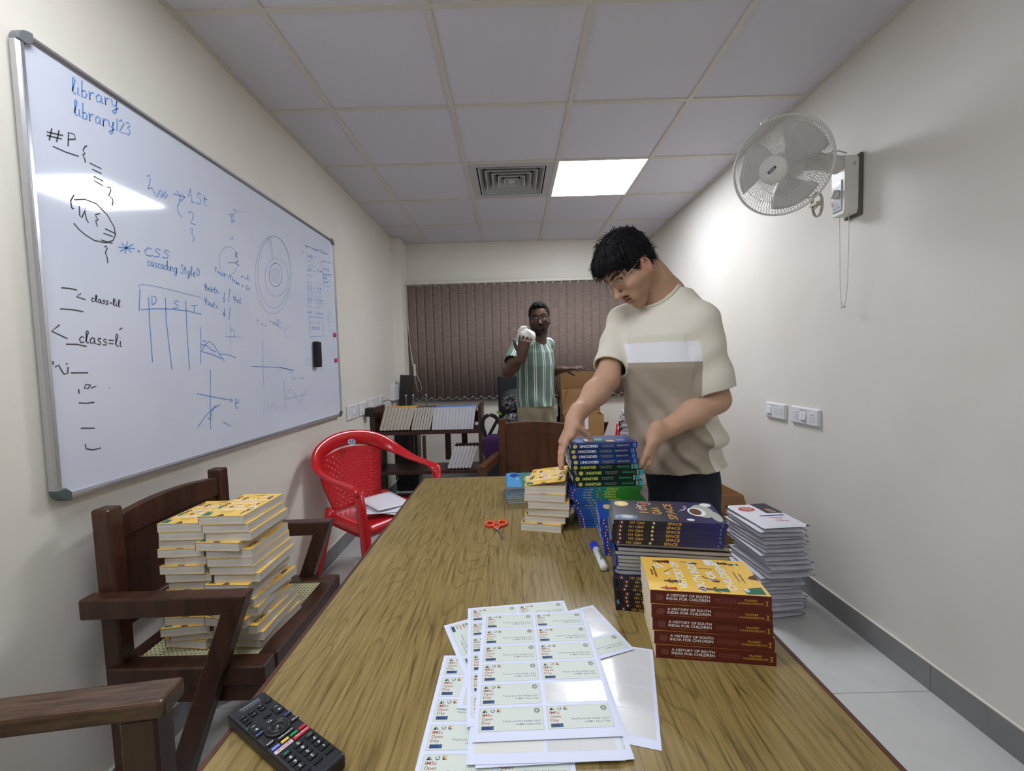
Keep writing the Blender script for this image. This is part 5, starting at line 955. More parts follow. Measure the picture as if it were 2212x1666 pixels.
for y, L4 in ((-.074,((-.018,'i'),(-.006,'='),(.006,'-'),(.018,'...'))),(-.066,((-.006,'>'),(.006,'II'),(.018,'<')))):
    for x, s_ in L4: key('button', x, y, .009, .0055, txt=s_, ts=.0022)
key('button', -.019, -.078, .010, .007); key('button', .018, -.058, .009, .0055); key('button', -.003,-.047,.010,.006)
for x in (-.018,.018):
    key('rocker_button', x, -.046 if x < 0 else -.038, .0125, .019); b = MB(); y = -.046 if x < 0 else -.038
    b.text('-', (x,y-.007,.0234), EX, EY, .005, 0, 'C', .03, .004); b.text('+', (x,y+.001,.0234), EX, EY, .0055, 0, 'C', .03, .0045); b.build('print', rw, t)
b = MB(); b.text('TV', (0,-.037,.0212), EX, EY, .0035, 0, 'C', .02)
for x, y in ((.0235,-.050),(.0235,-.026)): b.quad((x-.003,y,.0211), EX, EY, .005, .0022, 1)
b.build('print', [rw, rteal], t)
b = MB(); b.lathe([(.0165,0),(.0165,.003),(.0125,.003),(.0125,.0016),(.006,.0016),(.006,.0028),(.0,.003)], (0,-.013,.021), EZ, 36); b.build('ring_button', rk, t)
b = MB(); b.text('+', (0,-.0150,.0242), EX, EY, .004, 0, 'C', .02); b.build('print', rw, t)
for x, y, s_, m_ in ((-.0195,-.024,'BACK',rbl),(-.0205,-.006,'GUIDE',rw),(.0195,-.024,'HOME',rbl),(.0195,.004,'APPS',rw),(0,.008,'ACTION MENU',rw)): key('button', x, y, .0115 if x else .024, .007, txt=s_, ts=.0026, tm=m_, tw=.009 if x else .020)
for x, m_, y in ((-.0185,rr,.0165),(-.0065,rg,.0165),(.006,ry,.0165),(.0185,rbl,.0165)): key('colour_button', x, y, .0105, .0052, m_)
key('service_button', -.0125, .0255, .023, .0068, rr, 'Google Play', ts=.0026, tw=.018); key('service_button', .0125, .0255, .024, .0068, M('remote_white_key', (214,208,216), .4), 'NETFLIX', tm=M('netflix_red_print', (170,50,70), .5), ts=.0036, tw=.019)
for y, row in ((.038,('t','0','t')),(.049,('7','8','9')),(.060,('4','5','6')),(.071,('1','2','3'))):
    for c, s_ in enumerate(row): key('number_button', (-.0165,0,.0165)[c], y, .0125, .0078, txt=None if s_ == 't' else s_, ts=.005)
b = MB()
for x in (-.0165,.0165): b.quad((x-.003,.0365,.0234), EX, EY, .006, .003, 0)
b.build('print', rteal, t)
for x in (-.0165,0,.0165): key('button', x, .083, .0125, .006)
# scissors
so = M('orange_plastic', (240,78,44), .35); st_ = M('steel_blade', (176,178,182), .22, .9)
t = thing('scissors', 'small scissors with orange handles on the table', 'scissors', (-.064,1.303,ZT+.0003), R(6))
for s in (-1,1):
    b = MB(); P = [(s*.020+.0135*math.cos(q), .050+.019*math.sin(q), .005) for q in [2*math.pi*k/20 for k in range(20)]]
    b.tube(P, .0044, 8, closed=True); b.tube([(s*.013,.034,.005),(s*.006,.018,.0045),(0,.004,.004)], .0042, 8); b.build('handle', so, t)
    b = MB(); z0 = .0024 if s < 0 else .0042
    b.prism([(-.005,.008),(.003,-.01),(.012+.004*s,-.078),(.008+.004*s,-.05),(.004,.012)] if s > 0 else [(-.006,.006),(.003,-.02),(.010,-.078),(.012,-.05),(.005,.010)], (0,0,z0), EX, EY, EZ, .0016) ; b.build('blade', st_, t)
b = MB(); b.lathe([(.0036,.004),(.0036,.0074),(.002,.008)], seg=12); b.build('rivet', st_, t)
# marker pen
mb_ = M('marker_blue_cap', (28,58,188), .35)
t = thing('marker_pen', 'whiteboard marker with blue cap beside the space books', 'marker', (.2145,1.10,ZT+.0105), 0)
b = MB(); b.lathe([(.0085,-.072),(.0096,-.069),(.0098,-.062),(.0093,-.061),(.0098,-.058),(.0100,.030),(.0085,.031)], (0,0,0), EY, 24)
b.build('barrel', M('marker_white', (222,224,226), .35), t)
b = MB(); b.lathe([(.0102,.029),(.0106,.032),(.0104,.060),(.0085,.070),(.004,.073)], (0,0,0), EY, 24); b.box((-.0108,.050,.0), (.004,.036,.006), ch=.0015); b.build('cap', mb_, t)
b = MB()
for k in range(6): b.X = Matrix.Rotation(R(-6+10*k), 4, 'Y'); b.quad((0,-.045+.006*(k % 2),.01015), EY, EX, .05+.004*(k % 3), .0012, 0)
b.X = Matrix.Rotation(R(-22), 4, 'Y'); b.quad((0,-.048,.01018), EY, EX, .012, .004, 1)
b.build('print', [M('marker_print', (70,80,90), .5), rg], t)
# ================================================================ wall fan
fw = M('fan_white', (222,222,216), .35); fg_ = M('fan_wire', (214,214,208), .4); cordw = M('fan_cord', (200,194,180), .6)
FC = V((1.188, 1.885, 2.068)); FD = V((-.76,-.54,-.36)).normalized()
SX = EZ.cross(FD).normalized(); SY = FD.cross(SX)
t = thing('wall_fan', 'white wire-cage fan mounted high on the right wall', 'wall fan', (XR, 1.885, 1.85))
O = V(t.location); c = FC - O
FB = Matrix((SX, SY, FD)).transposed().to_4x4(); FB.translation = c
def part(name, fn, m):
    b = MB(); b.X = FB; fn(b); return b.build(name, m, t)
RG = .197
def g_front(b):
    for k in range(90):
        a = 2*math.pi*k/90; P = []
        for q in range(8):
            s = q/7; r = .055+(RG-.055)*s; z = .075*(1-s**2.4); aa = a+.55*s*(1-s)*2.2
            P.append((r*math.cos(aa), r*math.sin(aa), z))
        b.tube(P, .0011, 4, cap=False)
    for r, z in ((.13,.058),):
        b.tube([(r*math.cos(2*math.pi*k/40), r*math.sin(2*math.pi*k/40), z) for k in range(40)], .0012, 4, closed=True)
part('front_guard', g_front, fg_)
def g_rear(b):
    for k in range(90):
        a = 2*math.pi*k/90; P = []
        for q in range(8):
            s = q/7; r = .05+(RG-.05)*s; z = -.085*(1-s**3.0)-.002; aa = a-.4*s*(1-s)*2.2
            P.append((r*math.cos(aa), r*math.sin(aa), z))
        b.tube(P, .0011, 4, cap=False)
    b.tube([(.125*math.cos(2*math.pi*k/40), .125*math.sin(2*math.pi*k/40), -.07) for k in range(40)], .0012, 4, closed=True)
part('rear_guard', g_rear, fg_)
def g_ring(b):
    b.tube([(RG*math.cos(2*math.pi*k/60), RG*math.sin(2*math.pi*k/60), 0) for k in range(60)], 1, 8, closed=True, flat=(.009,.004), up=EZ)
    b.box((-.03,RG+.004,0), (.035,.016,.026), 0, (0,0,R(9)), .003)
part('guard_ring', g_ring, fw)
part('hub_cap', lambda b: b.lathe([(.056,.066),(.058,.073),(.052,.080),(.0,.083)], seg=32), fw)
def g_badge(b):
    b.quad((-.018,-.004,.0845), EX, EY, .036, .0115, 0); b.text('USHA', (0,-.0015,.0848), EX, EY, .006, 1, 'C', .03, .028); b.text('MIST AIR', (0,-.012,.0845), EX, EY, .003, 0, 'C'); b.text('ICY', (0,-.018,.0845), EX, EY, .003, 0, 'C')
b = MB(); b.X = FB @ Matrix.Rotation(R(28), 4, 'Z'); g_badge(b); b.build('badge', [M('badge_navy', (38,40,66), .4), fw], t)
for k in range(3):
    def bl_(b, k=k):
        a0 = 2*math.pi*k/3+.5
        def f(u, v):
            r = .03+.145*u; w_ = (.55+.65*u-.45*u*u); a = a0+(v-.5)*w_*1.7+.25*u; z = -.018+.034*(v-.5)+.008*u
            return (r*math.cos(a), r*math.sin(a), z)
        b.grid(10, 10, f)
    b = MB(); b.X = FB; bl_(b); b.build('blade', M('fan_blade', (206,207,204), .3), t, solid=.0025)
part('motor_housing', lambda b: b.lathe([(.03,-.055),(.05,-.06),(.062,-.075),(.064,-.13),(.055,-.155),(.03,-.165)], seg=28), fw)
b = MB(); p0 = c - FD*.14; b.tube([p0, (p0+V((-.03,0,.22)))/2+V((0,0,.01)), (-.05,0,.215), (-.03,0,.21)], [.036,.036,.038,.04], 20); b.build('neck', fw, t)
b = MB(); b.box((-.008,0,.125), (.016,.090,.262), 1, ch=.004)
pts = [(-.038,.02),(-.030,.004),(.030,.004),(.038,.02),(.038,.236),(.030,.250),(-.030,.250),(-.038,.236)]
b.prism(pts[::-1] if False else pts, (-.016,0,0), EY, EZ, -EX, .06); b.build('wall_mount', [fw, M('fan_back_plate', (90,88,84), .6)], t, bevel=.006)
b = MB(); b.box((-.078,0,.085), (.006,.05,.13), ch=.002); b.build('control_panel', M('fan_panel', (196,200,206), .2), t)
b = MB(); b.lathe([(.019,.0),(.019,.008),(.016,.012),(.0,.012)], (-.081,0,.095), -EX, 24); b.box((-.097,0,.095), (.01,.007,.034), 0, (R(35),0,0), .002); b.build('knob', fw, t)
b = MB()
for y in (-.012,.012): b.box((-.0815,y,.035), (.001,.012,.002))
b.build('panel_marks', M('fan_marks', (70,72,78), .6), t)
for y, l in ((.022,.395),(-.030,.39)):
    b = MB(); b.tube([(-.05,y,.008),(-.048,y*.98,-.1),(-.047,y*.8,-.3),(-.046,y*.55,-l+.03),(-.046,y*.2,-l)], .0012, 6)
    if y > 0: b.tube([(-.046,.012,-l),(-.046,-.012,-l+.002)], .0032, 8); b.tube([(-.046,.012,-l),(-.046,.022,-l+.012)], .001, 5)
    b.build('pull_cord', cordw, t)
def coil(o, n, rx, rz, sp):
    return [V(o)+V((sp*i/24-.01*math.cos(2*math.pi*i/24), rx*math.cos(2*math.pi*i/24), rz*math.sin(2*math.pi*i/24))) for i in range(n*24+1)]
b = MB(); b.tube([V((-.10,.10,.09))+q for q in coil((0,0,0), 3, .018, .055, .004)], .0028, 6); b.tube(bez([(-.20,.08,.20),(-.12,.14,.14),(-.085,.09,.13),(-.10,.08,.09),(-.105,.10,.07),(-.10,.12,.10)], 6), .0028, 6); b.box((-.10,.10,.09), (.03,.05,.012)); b.tube(bez([(-.04,.0,.27),(-.06,.03,.295),(-.09,.05,.29),(-.13,.06,.25)], 6), .0028, 6); b.build('power_cable', cordw, t)
# ================================================================ people (smooth blended volumes turned into meshes)
def nrm(v): v = np.asarray(v, float); return v/np.linalg.norm(v)
def smin(a, b, k):
    h = np.clip(.5+.5*(b-a)/k, 0, 1); return b*(1-h)+a*h-k*h*(1-h)
def rc(a, b, r1, r2, k=.02, g=None):
    a, b = np.array(a, float), np.array(b, float)
    return dict(t='rc', a=a, b=b, r1=r1, r2=r2, k=k, g=g, c=(a+b)/2, R=np.linalg.norm(b-a)/2+max(r1, r2))
def el(c, r, B=None, k=.02, g=None, op=1):
    return dict(t='el', c=np.array(c, float), r=np.array(r, float), B=B, k=k, g=g, R=max(r), op=op)
def fnp(f, c, R, k=.02, g=None): return dict(t='fn', f=f, c=np.array(c, float), R=R, k=k, g=g)
def ev(p, P):
    if p['t'] == 'rc':
        ba = p['b']-p['a']; q = P-p['a']; h = np.clip(q@ba/(ba@ba), 0, 1)
        return np.linalg.norm(q-h[:,None]*ba, axis=1)-(p['r1']+(p['r2']-p['r1'])*h)
    if p['t'] == 'el':
        q = P-p['c']
        if p['B'] is not None: q = q@p['B'].T
        k0 = np.linalg.norm(q/p['r'], axis=1); k1 = np.linalg.norm(q/(p['r']**2), axis=1)
        return k0*(k0-1)/np.maximum(k1, 1e-9)
    return p['f'](P)
def field(prims, P, post=None):
    d = np.full(len(P), 1e3); gs = {}
    for p in prims:
        if p.get('op', 1) < 0: continue
        e = ev(p, P)
        if p['g'] is None: d = np.where(d > 100, e, smin(d, e, p['k']))
        else: gs[p['g']] = e if p['g'] not in gs else smin(gs[p['g']], e, .004)
    base = d
    for e in gs.values(): d = np.minimum(d, np.where(base > 100, e, smin(base, e, .007)))
    for p in prims:
        if p.get('op', 1) < 0: d = -smin(-d, ev(p, P), p['k'])
    return post(P, d) if post else d
def mesh_field(prims, lo, hi, h, post=None, margin=.05):
    lo, hi = np.array(lo, float), np.array(hi, float); BS = 12
    nb = np.ceil((hi-lo)/(h*BS)).astype(int); n = nb*BS+1
    F = np.full(tuple(n), 1.0, np.float32)
    bi = np.stack(np.meshgrid(*[np.arange(k) for k in nb], indexing='ij'), -1).reshape(-1, 3)
    cen = lo+(bi+.5)*BS*h; dc = np.empty(len(cen))
    for i in range(0, len(cen), 20000): dc[i:i+20000] = field(prims, cen[i:i+20000], post)
    diag = BS*h*.87
    loc = np.stack(np.meshgrid(*[np.arange(BS+1)]*3, indexing='ij'), -1).reshape(-1, 3)
    inside = dc < 0
    for b_, d in zip(bi[inside], dc[inside]):
        s = b_*BS; F[s[0]:s[0]+BS+1, s[1]:s[1]+BS+1, s[2]:s[2]+BS+1] = -1
    PC = np.array([p['c'] for p in prims]); PR = np.array([p['R'] for p in prims])
    for b_, c_ in zip(bi[np.abs(dc) < diag+.02], cen[np.abs(dc) < diag+.02]):
        s = b_*BS; P = lo+(s+loc)*h; near_ = np.linalg.norm(PC-c_, axis=1) < PR+diag+margin
        pr = [p for p, q in zip(prims, near_) if q]
        v = field(pr, P, post) if pr else np.ones(len(P))
        F[s[0]:s[0]+BS+1, s[1]:s[1]+BS+1, s[2]:s[2]+BS+1] = v.reshape(BS+1, BS+1, BS+1)
    S_ = F < 0
    c8 = [(i, j_, k) for i in (0,1) for j_ in (0,1) for k in (0,1)]
    sub = lambda A, o: A[o[0]:A.shape[0]-1+o[0], o[1]:A.shape[1]-1+o[1], o[2]:A.shape[2]-1+o[2]]
    cnt = sum(sub(S_, o).astype(np.int8) for o in c8); act = (cnt > 0) & (cnt < 8)
    cell = np.argwhere(act); idx = np.full(act.shape, -1, np.int32); idx[act] = np.arange(len(cell))
    val = {o: F[cell[:,0]+o[0], cell[:,1]+o[1], cell[:,2]+o[2]] for o in c8}
    acc = np.zeros((len(cell), 3)); m = np.zeros(len(cell))
    for o in c8:
        for ax in range(3):
            if o[ax] == 0:
                q = list(o); q[ax] = 1; q = tuple(q); a, b_ = val[o], val[q]; x = (a < 0) != (b_ < 0)
                t_ = np.where(x, a/np.where(x, a-b_, 1), 0); pt = np.tile(np.array(o, float), (len(cell), 1)); pt[:,ax] += t_
                acc += np.where(x[:,None], pt, 0); m += x
    verts = lo+(cell+acc/m[:,None])*h; faces = []
    for ax in range(3):
        u, v = (ax+1) % 3, (ax+2) % 3
        sl0 = [slice(None)]*3; sl1 = [slice(None)]*3; sl0[ax] = slice(0, -1); sl1[ax] = slice(1, None)
        A, B_ = S_[tuple(sl0)], S_[tuple(sl1)]; e = np.argwhere(A != B_)
        e = e[(e[:,u] > 0) & (e[:,v] > 0) & (e[:,u] < S_.shape[u]-1) & (e[:,v] < S_.shape[v]-1)]
        fl = A[e[:,0], e[:,1], e[:,2]]
        def ix(du, dv):
            q = e.copy(); q[:,u] += du; q[:,v] += dv; return idx[q[:,0], q[:,1], q[:,2]]
        Q = np.stack([ix(-1,-1), ix(0,-1), ix(0,0), ix(-1,0)], 1); Q[~fl] = Q[~fl][:, ::-1]; faces.append(Q)
    return verts, np.concatenate(faces)
def obj_from(name, verts, faces, mat, parent, attrs=None, col=None, pos=(0,0,0)):
    v = verts-np.array(pos); me = bpy.data.meshes.new(name)
    me.vertices.add(len(v)); me.vertices.foreach_set('co', v.astype(np.float32).ravel()); nl = len(faces)*4
    me.loops.add(nl); me.loops.foreach_set('vertex_index', faces.astype(np.int32).ravel()); me.polygons.add(len(faces))
    me.polygons.foreach_set('loop_start', np.arange(0, nl, 4, dtype=np.int32)); me.polygons.foreach_set('loop_total', np.full(len(faces), 4, np.int32))
    me.update(calc_edges=True); me.polygons.foreach_set('use_smooth', np.ones(len(faces), bool)); me.materials.append(mat)
    for k, a in (attrs or {}).items(): me.attributes.new(k, 'FLOAT', 'POINT').data.foreach_set('value', a.astype(np.float32))
    if col is not None: me.attributes.new('col', 'FLOAT_COLOR', 'POINT').data.foreach_set('color', np.c_[col, np.ones(len(col))].astype(np.float32).ravel())
    o = bpy.data.objects.new(name, me); COL.objects.link(o); o.parent = parent; return o
def smooth_mesh(verts, faces, it=2, lam=.5):
    n = len(verts); e = np.concatenate([faces[:,[0,1]], faces[:,[1,2]], faces[:,[2,3]], faces[:,[3,0]]]); e = np.concatenate([e, e[:,::-1]]); deg = np.bincount(e[:,0], minlength=n)[:,None]
    for _ in range(it):
        for l in (lam, -lam*1.04):
            a = np.stack([np.bincount(e[:,0], verts[e[:,1],k], n) for k in range(3)], 1)/np.maximum(deg, 1); verts = verts+l*(a-verts)
    return verts
def attr_mat(name, rough, sss=0):
    m = M(name, (128,128,128), rough, sss=sss, spec=.3); nt, N, L = nodes(m); a = N.new('ShaderNodeAttribute'); a.attribute_name = 'col'; L.new(a.outputs['Color'], N['Principled BSDF'].inputs['Base Color']); return m
def hand(wrist, d, pn, side, curls, g0, spread=.10, thumb=(.6,.3,.5), sc=1.0, r=.0086, tl=1.0):
    """d: wrist to knuckles, pn: where the palm faces, side: +1 puts the thumb on cross(d, pn)"""
    d, pn = nrm(d), np.asarray(pn, float); pn = nrm(pn-d*(pn@d)); w_ = np.cross(d, pn)*side; wrist = np.array(wrist, float); out = []
    q = lambda a, b_, c: wrist+(d*a+w_*b_+pn*c)*sc
    for x in (-.026,-.009,.009,.026): out.append(rc(q(.012, x*.75, 0), q(.086, x*1.05, -.002), .0145*sc, .0120*sc, .012))
    out.append(rc(q(-.03,0,0), q(.02,0,0), .024*sc, .020*sc, .02))
    out.append(rc(q(.015,.022,.006), q(.055,.030,.008), .014*sc, .012*sc, .012))
    L_ = (.070,.079,.073,.057)
    for i, x in enumerate((.0295,.010,-.0095,-.028)):
        p = q(.090-.004*abs(i-1.2), x, -.001); sp = (1.5-i)*spread; dd = nrm(d+w_*sp); ang = 0
        for s_, (fr, cu) in enumerate(zip((.45,.31,.27), curls[i])):
            ang += cu; v = dd*math.cos(ang)+pn*math.sin(ang); e = p+v*L_[i]*fr*sc; rr = r*sc*(1-.07*s_)*(.92 if i == 3 else 1)
            out.append(rc(p, e, rr, rr*.92, .004, g=g0+i)); p = e
    a, b_, c = thumb; p = q(.022,.030,.008); v = nrm(d*a+w_*c+pn*b_)
    for s_, ln in enumerate((.040,.032,.026)):
        e = p+v*ln*sc*tl; out.append(rc(p, e, .0120*sc*(1-.1*s_), .0108*sc*(1-.1*s_), .008, g=g0+4)); p = e; v = nrm(v+d*.25+pn*.12)
    return out
class Head:
    def __init__(s, c, fh, pitch, roll=0, k=1.0):
        s.k = k
        fh = nrm(np.array([fh[0], fh[1], 0])); Z = np.array([0,0,1.]); l = np.array([-fh[1], fh[0], 0]); p = R(pitch)
        s.f = fh*math.cos(p)-Z*math.sin(p); s.u = fh*math.sin(p)+Z*math.cos(p); s.l = l
        if roll: r_ = R(roll); s.l, s.u = l*math.cos(r_)+s.u*math.sin(r_), s.u*math.cos(r_)-l*math.sin(r_)
        s.c = np.array(c, float); s.B = np.stack([s.f, s.l, s.u])
    def w(s, f, l, u): return s.c+(s.f*f+s.l*l+s.u*u)*s.k
    def loc(s, P): return (P-s.c)@s.B.T/s.k
    def prims(s, jaw=1.0):
        q_ = s.k; E = lambda c, r, k=.02, op=1: el(s.w(*c), np.array(r)*q_, s.B, k*q_, None, op); C = lambda a, b_, r1, r2, k=.015: rc(s.w(*a), s.w(*b_), r1*q_, r2*q_, k*q_)
        P = [E((-.008,0,.045), (.097,.075,.088)), E((.035,0,.0), (.055,.062,.085), .03), C((-.03,0,-.02), (-.045,0,-.09), .055, .055, .03)]
        for q in (1,-1):
            P += [C((.0,q*.052*jaw,-.035), (.062,q*.018,-.102), .020, .016, .03), C((.005,q*.055*jaw,-.02), (.05,q*.045,-.02), .020, .022, .025),
                  C((.078,q*.012,.033), (.062,q*.046,.034), .012, .012, .016), E((.064,q*.044,-.018), (.022,.022,.018), .02),
                  E((.092,q*.012,-.034), (.012,.009,.009), .008), E((.070,q*.026,-.062), (.022,.018,.026), .02)]
        P += [C((.060,0,-.098), (.072,0,-.104), .020, .016, .02), C((.086,0,.020), (.110,0,-.026), .0090, .0110, .010), E((.113,0,-.029), (.013,.0115,.0105), .008)]
        for q in (1,-1): P.append(E((.089,q*.031,.013), (.016,.017,.011), .010, -1))
        for q in (1,-1): P.append(E((.071,q*.031,.013), (.0155,.0155,.0125), .004))
        P.append(E((.100,0,-.0645), (.010,.022,.0022), .004, -1))
        P += [E((.088,0,-.0585), (.0095,.021,.0052), .006), E((.086,0,-.0715), (.0095,.018,.0062), .006)]
        P.append(E((.094,0,-.0652), (.012,.019,.0013), .003, -1))
        for q in (1,-1):
            P += [E((-.008,q*.078,-.006), (.019,.0105,.029), .006), E((-.004,q*.076,-.032), (.012,.009,.013), .006)]
            P.append(E((-.004,q*.089,-.004), (.011,.007,.018), .004, -1))
        return P
def mask(x, c, r):
    q = (x-np.array(c))/np.array(r); return np.clip(1.4-np.linalg.norm(q, axis=1)*1.0, 0, .4)/.4
def blend(col, m, c): return col*(1-m[:,None])+np.array(lin(c)[:3])*m[:,None]
def face_cols(H, V_, skin, lip, brow, extra=()):
    x = H.loc(V_); n = len(V_); col = np.tile(np.array(lin(skin)[:3]), (n, 1)); near_ = np.linalg.norm(x, axis=1) < .2
    k = np.where(near_)[0]; y = x[k]; c = col[k]
    for cc, rr, cl, am in extra: c = blend(c, mask(y, cc, rr)*am, cl)
    for q in (1,-1):
        c = blend(c, mask(y, (.088,q*.031,.013), (.02,.0125,.0062)), (212,204,196)); c = blend(c, mask(y, (.09,q*.031,.013), (.02,.0058,.0062)), (34,24,20)); c = blend(c, mask(y, (.088,q*.031,.0205), (.022,.017,.0022)), (40,28,24))
        for t_ in np.linspace(0, 1, 5): c = blend(c, mask(y, (.085-.012*t_,q*(.014+.034*t_),.034+.006*math.sin(2.4*t_)), (.025,.009,.0048))*.85, brow)
    c = blend(c, mask(y, (.095,0,-.059), (.03,.021,.0052))*.8, lip); c = blend(c, mask(y, (.095,0,-.0712), (.03,.018,.0062))*.8, lip); c = blend(c, mask(y, (.095,0,-.0652), (.03,.02,.0016)), (60,34,30))
    for q in (1,-1): c = blend(c, mask(y, (.098,q*.0065,-.0395), (.01,.004,.0028)), (60,38,32))
    col[k] = c; return col
def hair_mesh(H, name, outer, cuts, post, mat, parent, pos, h, strands, flow, smin_h, ln=.02, seed=1, filt=None):
    P = [el(H.w(*c), np.array(r)*H.k, H.B, .02) for c, r in outer] + [el(H.w(*c), np.array(r)*H.k, H.B, .008, None, -1) for c, r in cuts]
    lo, hi = H.c-.19, H.c+.19; v, f = mesh_field(P, lo, hi, h, post)
    o = obj_from(name, v, f, mat, parent, pos=pos)
    rs = np.random.RandomState(seed); x = H.loc(v); cand = np.where(np.ones(len(v), bool) if filt is None else filt(x))[0]; pick = rs.choice(cand, strands)
    me = o.data; nn = np.empty(len(v)*3, np.float32); me.vertex_normals.foreach_get('vector', nn); nn = nn.reshape(-1, 3)
    b = MB(); 
    for i in pick:
        n_ = nn[i]; fl = flow(x[i], rs); fl = fl@H.B; fl = fl-n_*(fl@n_)*.8; fl = fl/max(1e-6, np.linalg.norm(fl)); p = v[i]-np.array(pos)-n_*.004
        L_ = ln*rs.uniform(.6, 1.3); m_ = p+n_*.007*rs.uniform(.6,1.5)+fl*L_*.5; e = p+n_*.007*rs.uniform(0,2.2)+fl*L_; s_ = np.cross(n_, fl)*.0011
        b.add([p-s_, p+s_, m_+s_*.8, m_-s_*.8, e], [(0,1,2,3),(3,2,4)], 0, True)
    o2 = b.build('hair_strands', mat, o); return o
def glasses(H, parent, pos, rim_m, lens_m, rw_=.024, rh=.018, x=.098, dz=.010, rr=.0011, square=2.0):
    b = MB(); T = lambda f, l, u: V(tuple(H.w(f, l, u)-np.array(pos)))
    def ringpts(q): 
        P = []
        for k in range(28):
            a = 2*math.pi*k/28; ca, sa = math.cos(a), math.sin(a); e = 2/square
            P.append(T(x-.05*((math.copysign(abs(ca)**e, ca)*rw_+.031)/.06)**2*.25, q*(.031+rw_*math.copysign(abs(ca)**e, ca)), dz+rh*math.copysign(abs(sa)**e, sa)))
        return P
    for q in (1,-1): b.tube(ringpts(q), rr, 6, closed=True)
    b.tube([T(x,.008,dz+.004), T(x+.004,0,dz+.006), T(x,-.008,dz+.004)], rr, 6)
    for q in (1,-1): b.tube([T(x-.016,q*.054,dz+.006), T(x-.03,q*.071,dz+.008), T(.03,q*.078,dz+.010), T(-.01,q*.082,dz+.016), T(-.03,q*.082,dz+.002)], rr, 6)
    o = b.build('glasses', rim_m, parent)
    for q in (1,-1):
        b = MB(); P = ringpts(q); c = sum(P, V((0,0,0)))/len(P); b.add(P+[c], [(i, (i+1) % 28, 28) for i in range(28)], 0, True); b.build('lens', lens_m, o)
    return o
lens_m = M('spectacle_lens', (120,120,126), .03, alpha=.05, spec=.2)
def torso_prim(cx, cy, tab, F, L_, z0, z1):
    """loose shirt trunk: elliptical sections given by a table of (z, half width, half depth, shift left, shift front)"""
    tab = np.array(tab); F, L_ = np.array(F), np.array(L_)
    def loc(P): q = P[:,:2]-np.array([cx, cy]); return q@L_[:2], q@F[:2]
    def f(P):
        l, fr = loc(P); z = P[:,2]; a, b_, sl, sf = [np.interp(z, tab[:,0], tab[:,k]) for k in (1,2,3,4)]
        x, y = (l-sl)/a, (fr-sf)/b_; r = (np.abs(x)**2.3+np.abs(y)**2.3)**(1/2.3); d = (r-1)*np.minimum(a, b_)*1.05
        return np.maximum(d, np.maximum(z0-z, z-z1)*.9)
    return fnp(f, (cx, cy, (z0+z1)/2), (z1-z0)/2+.22), loc
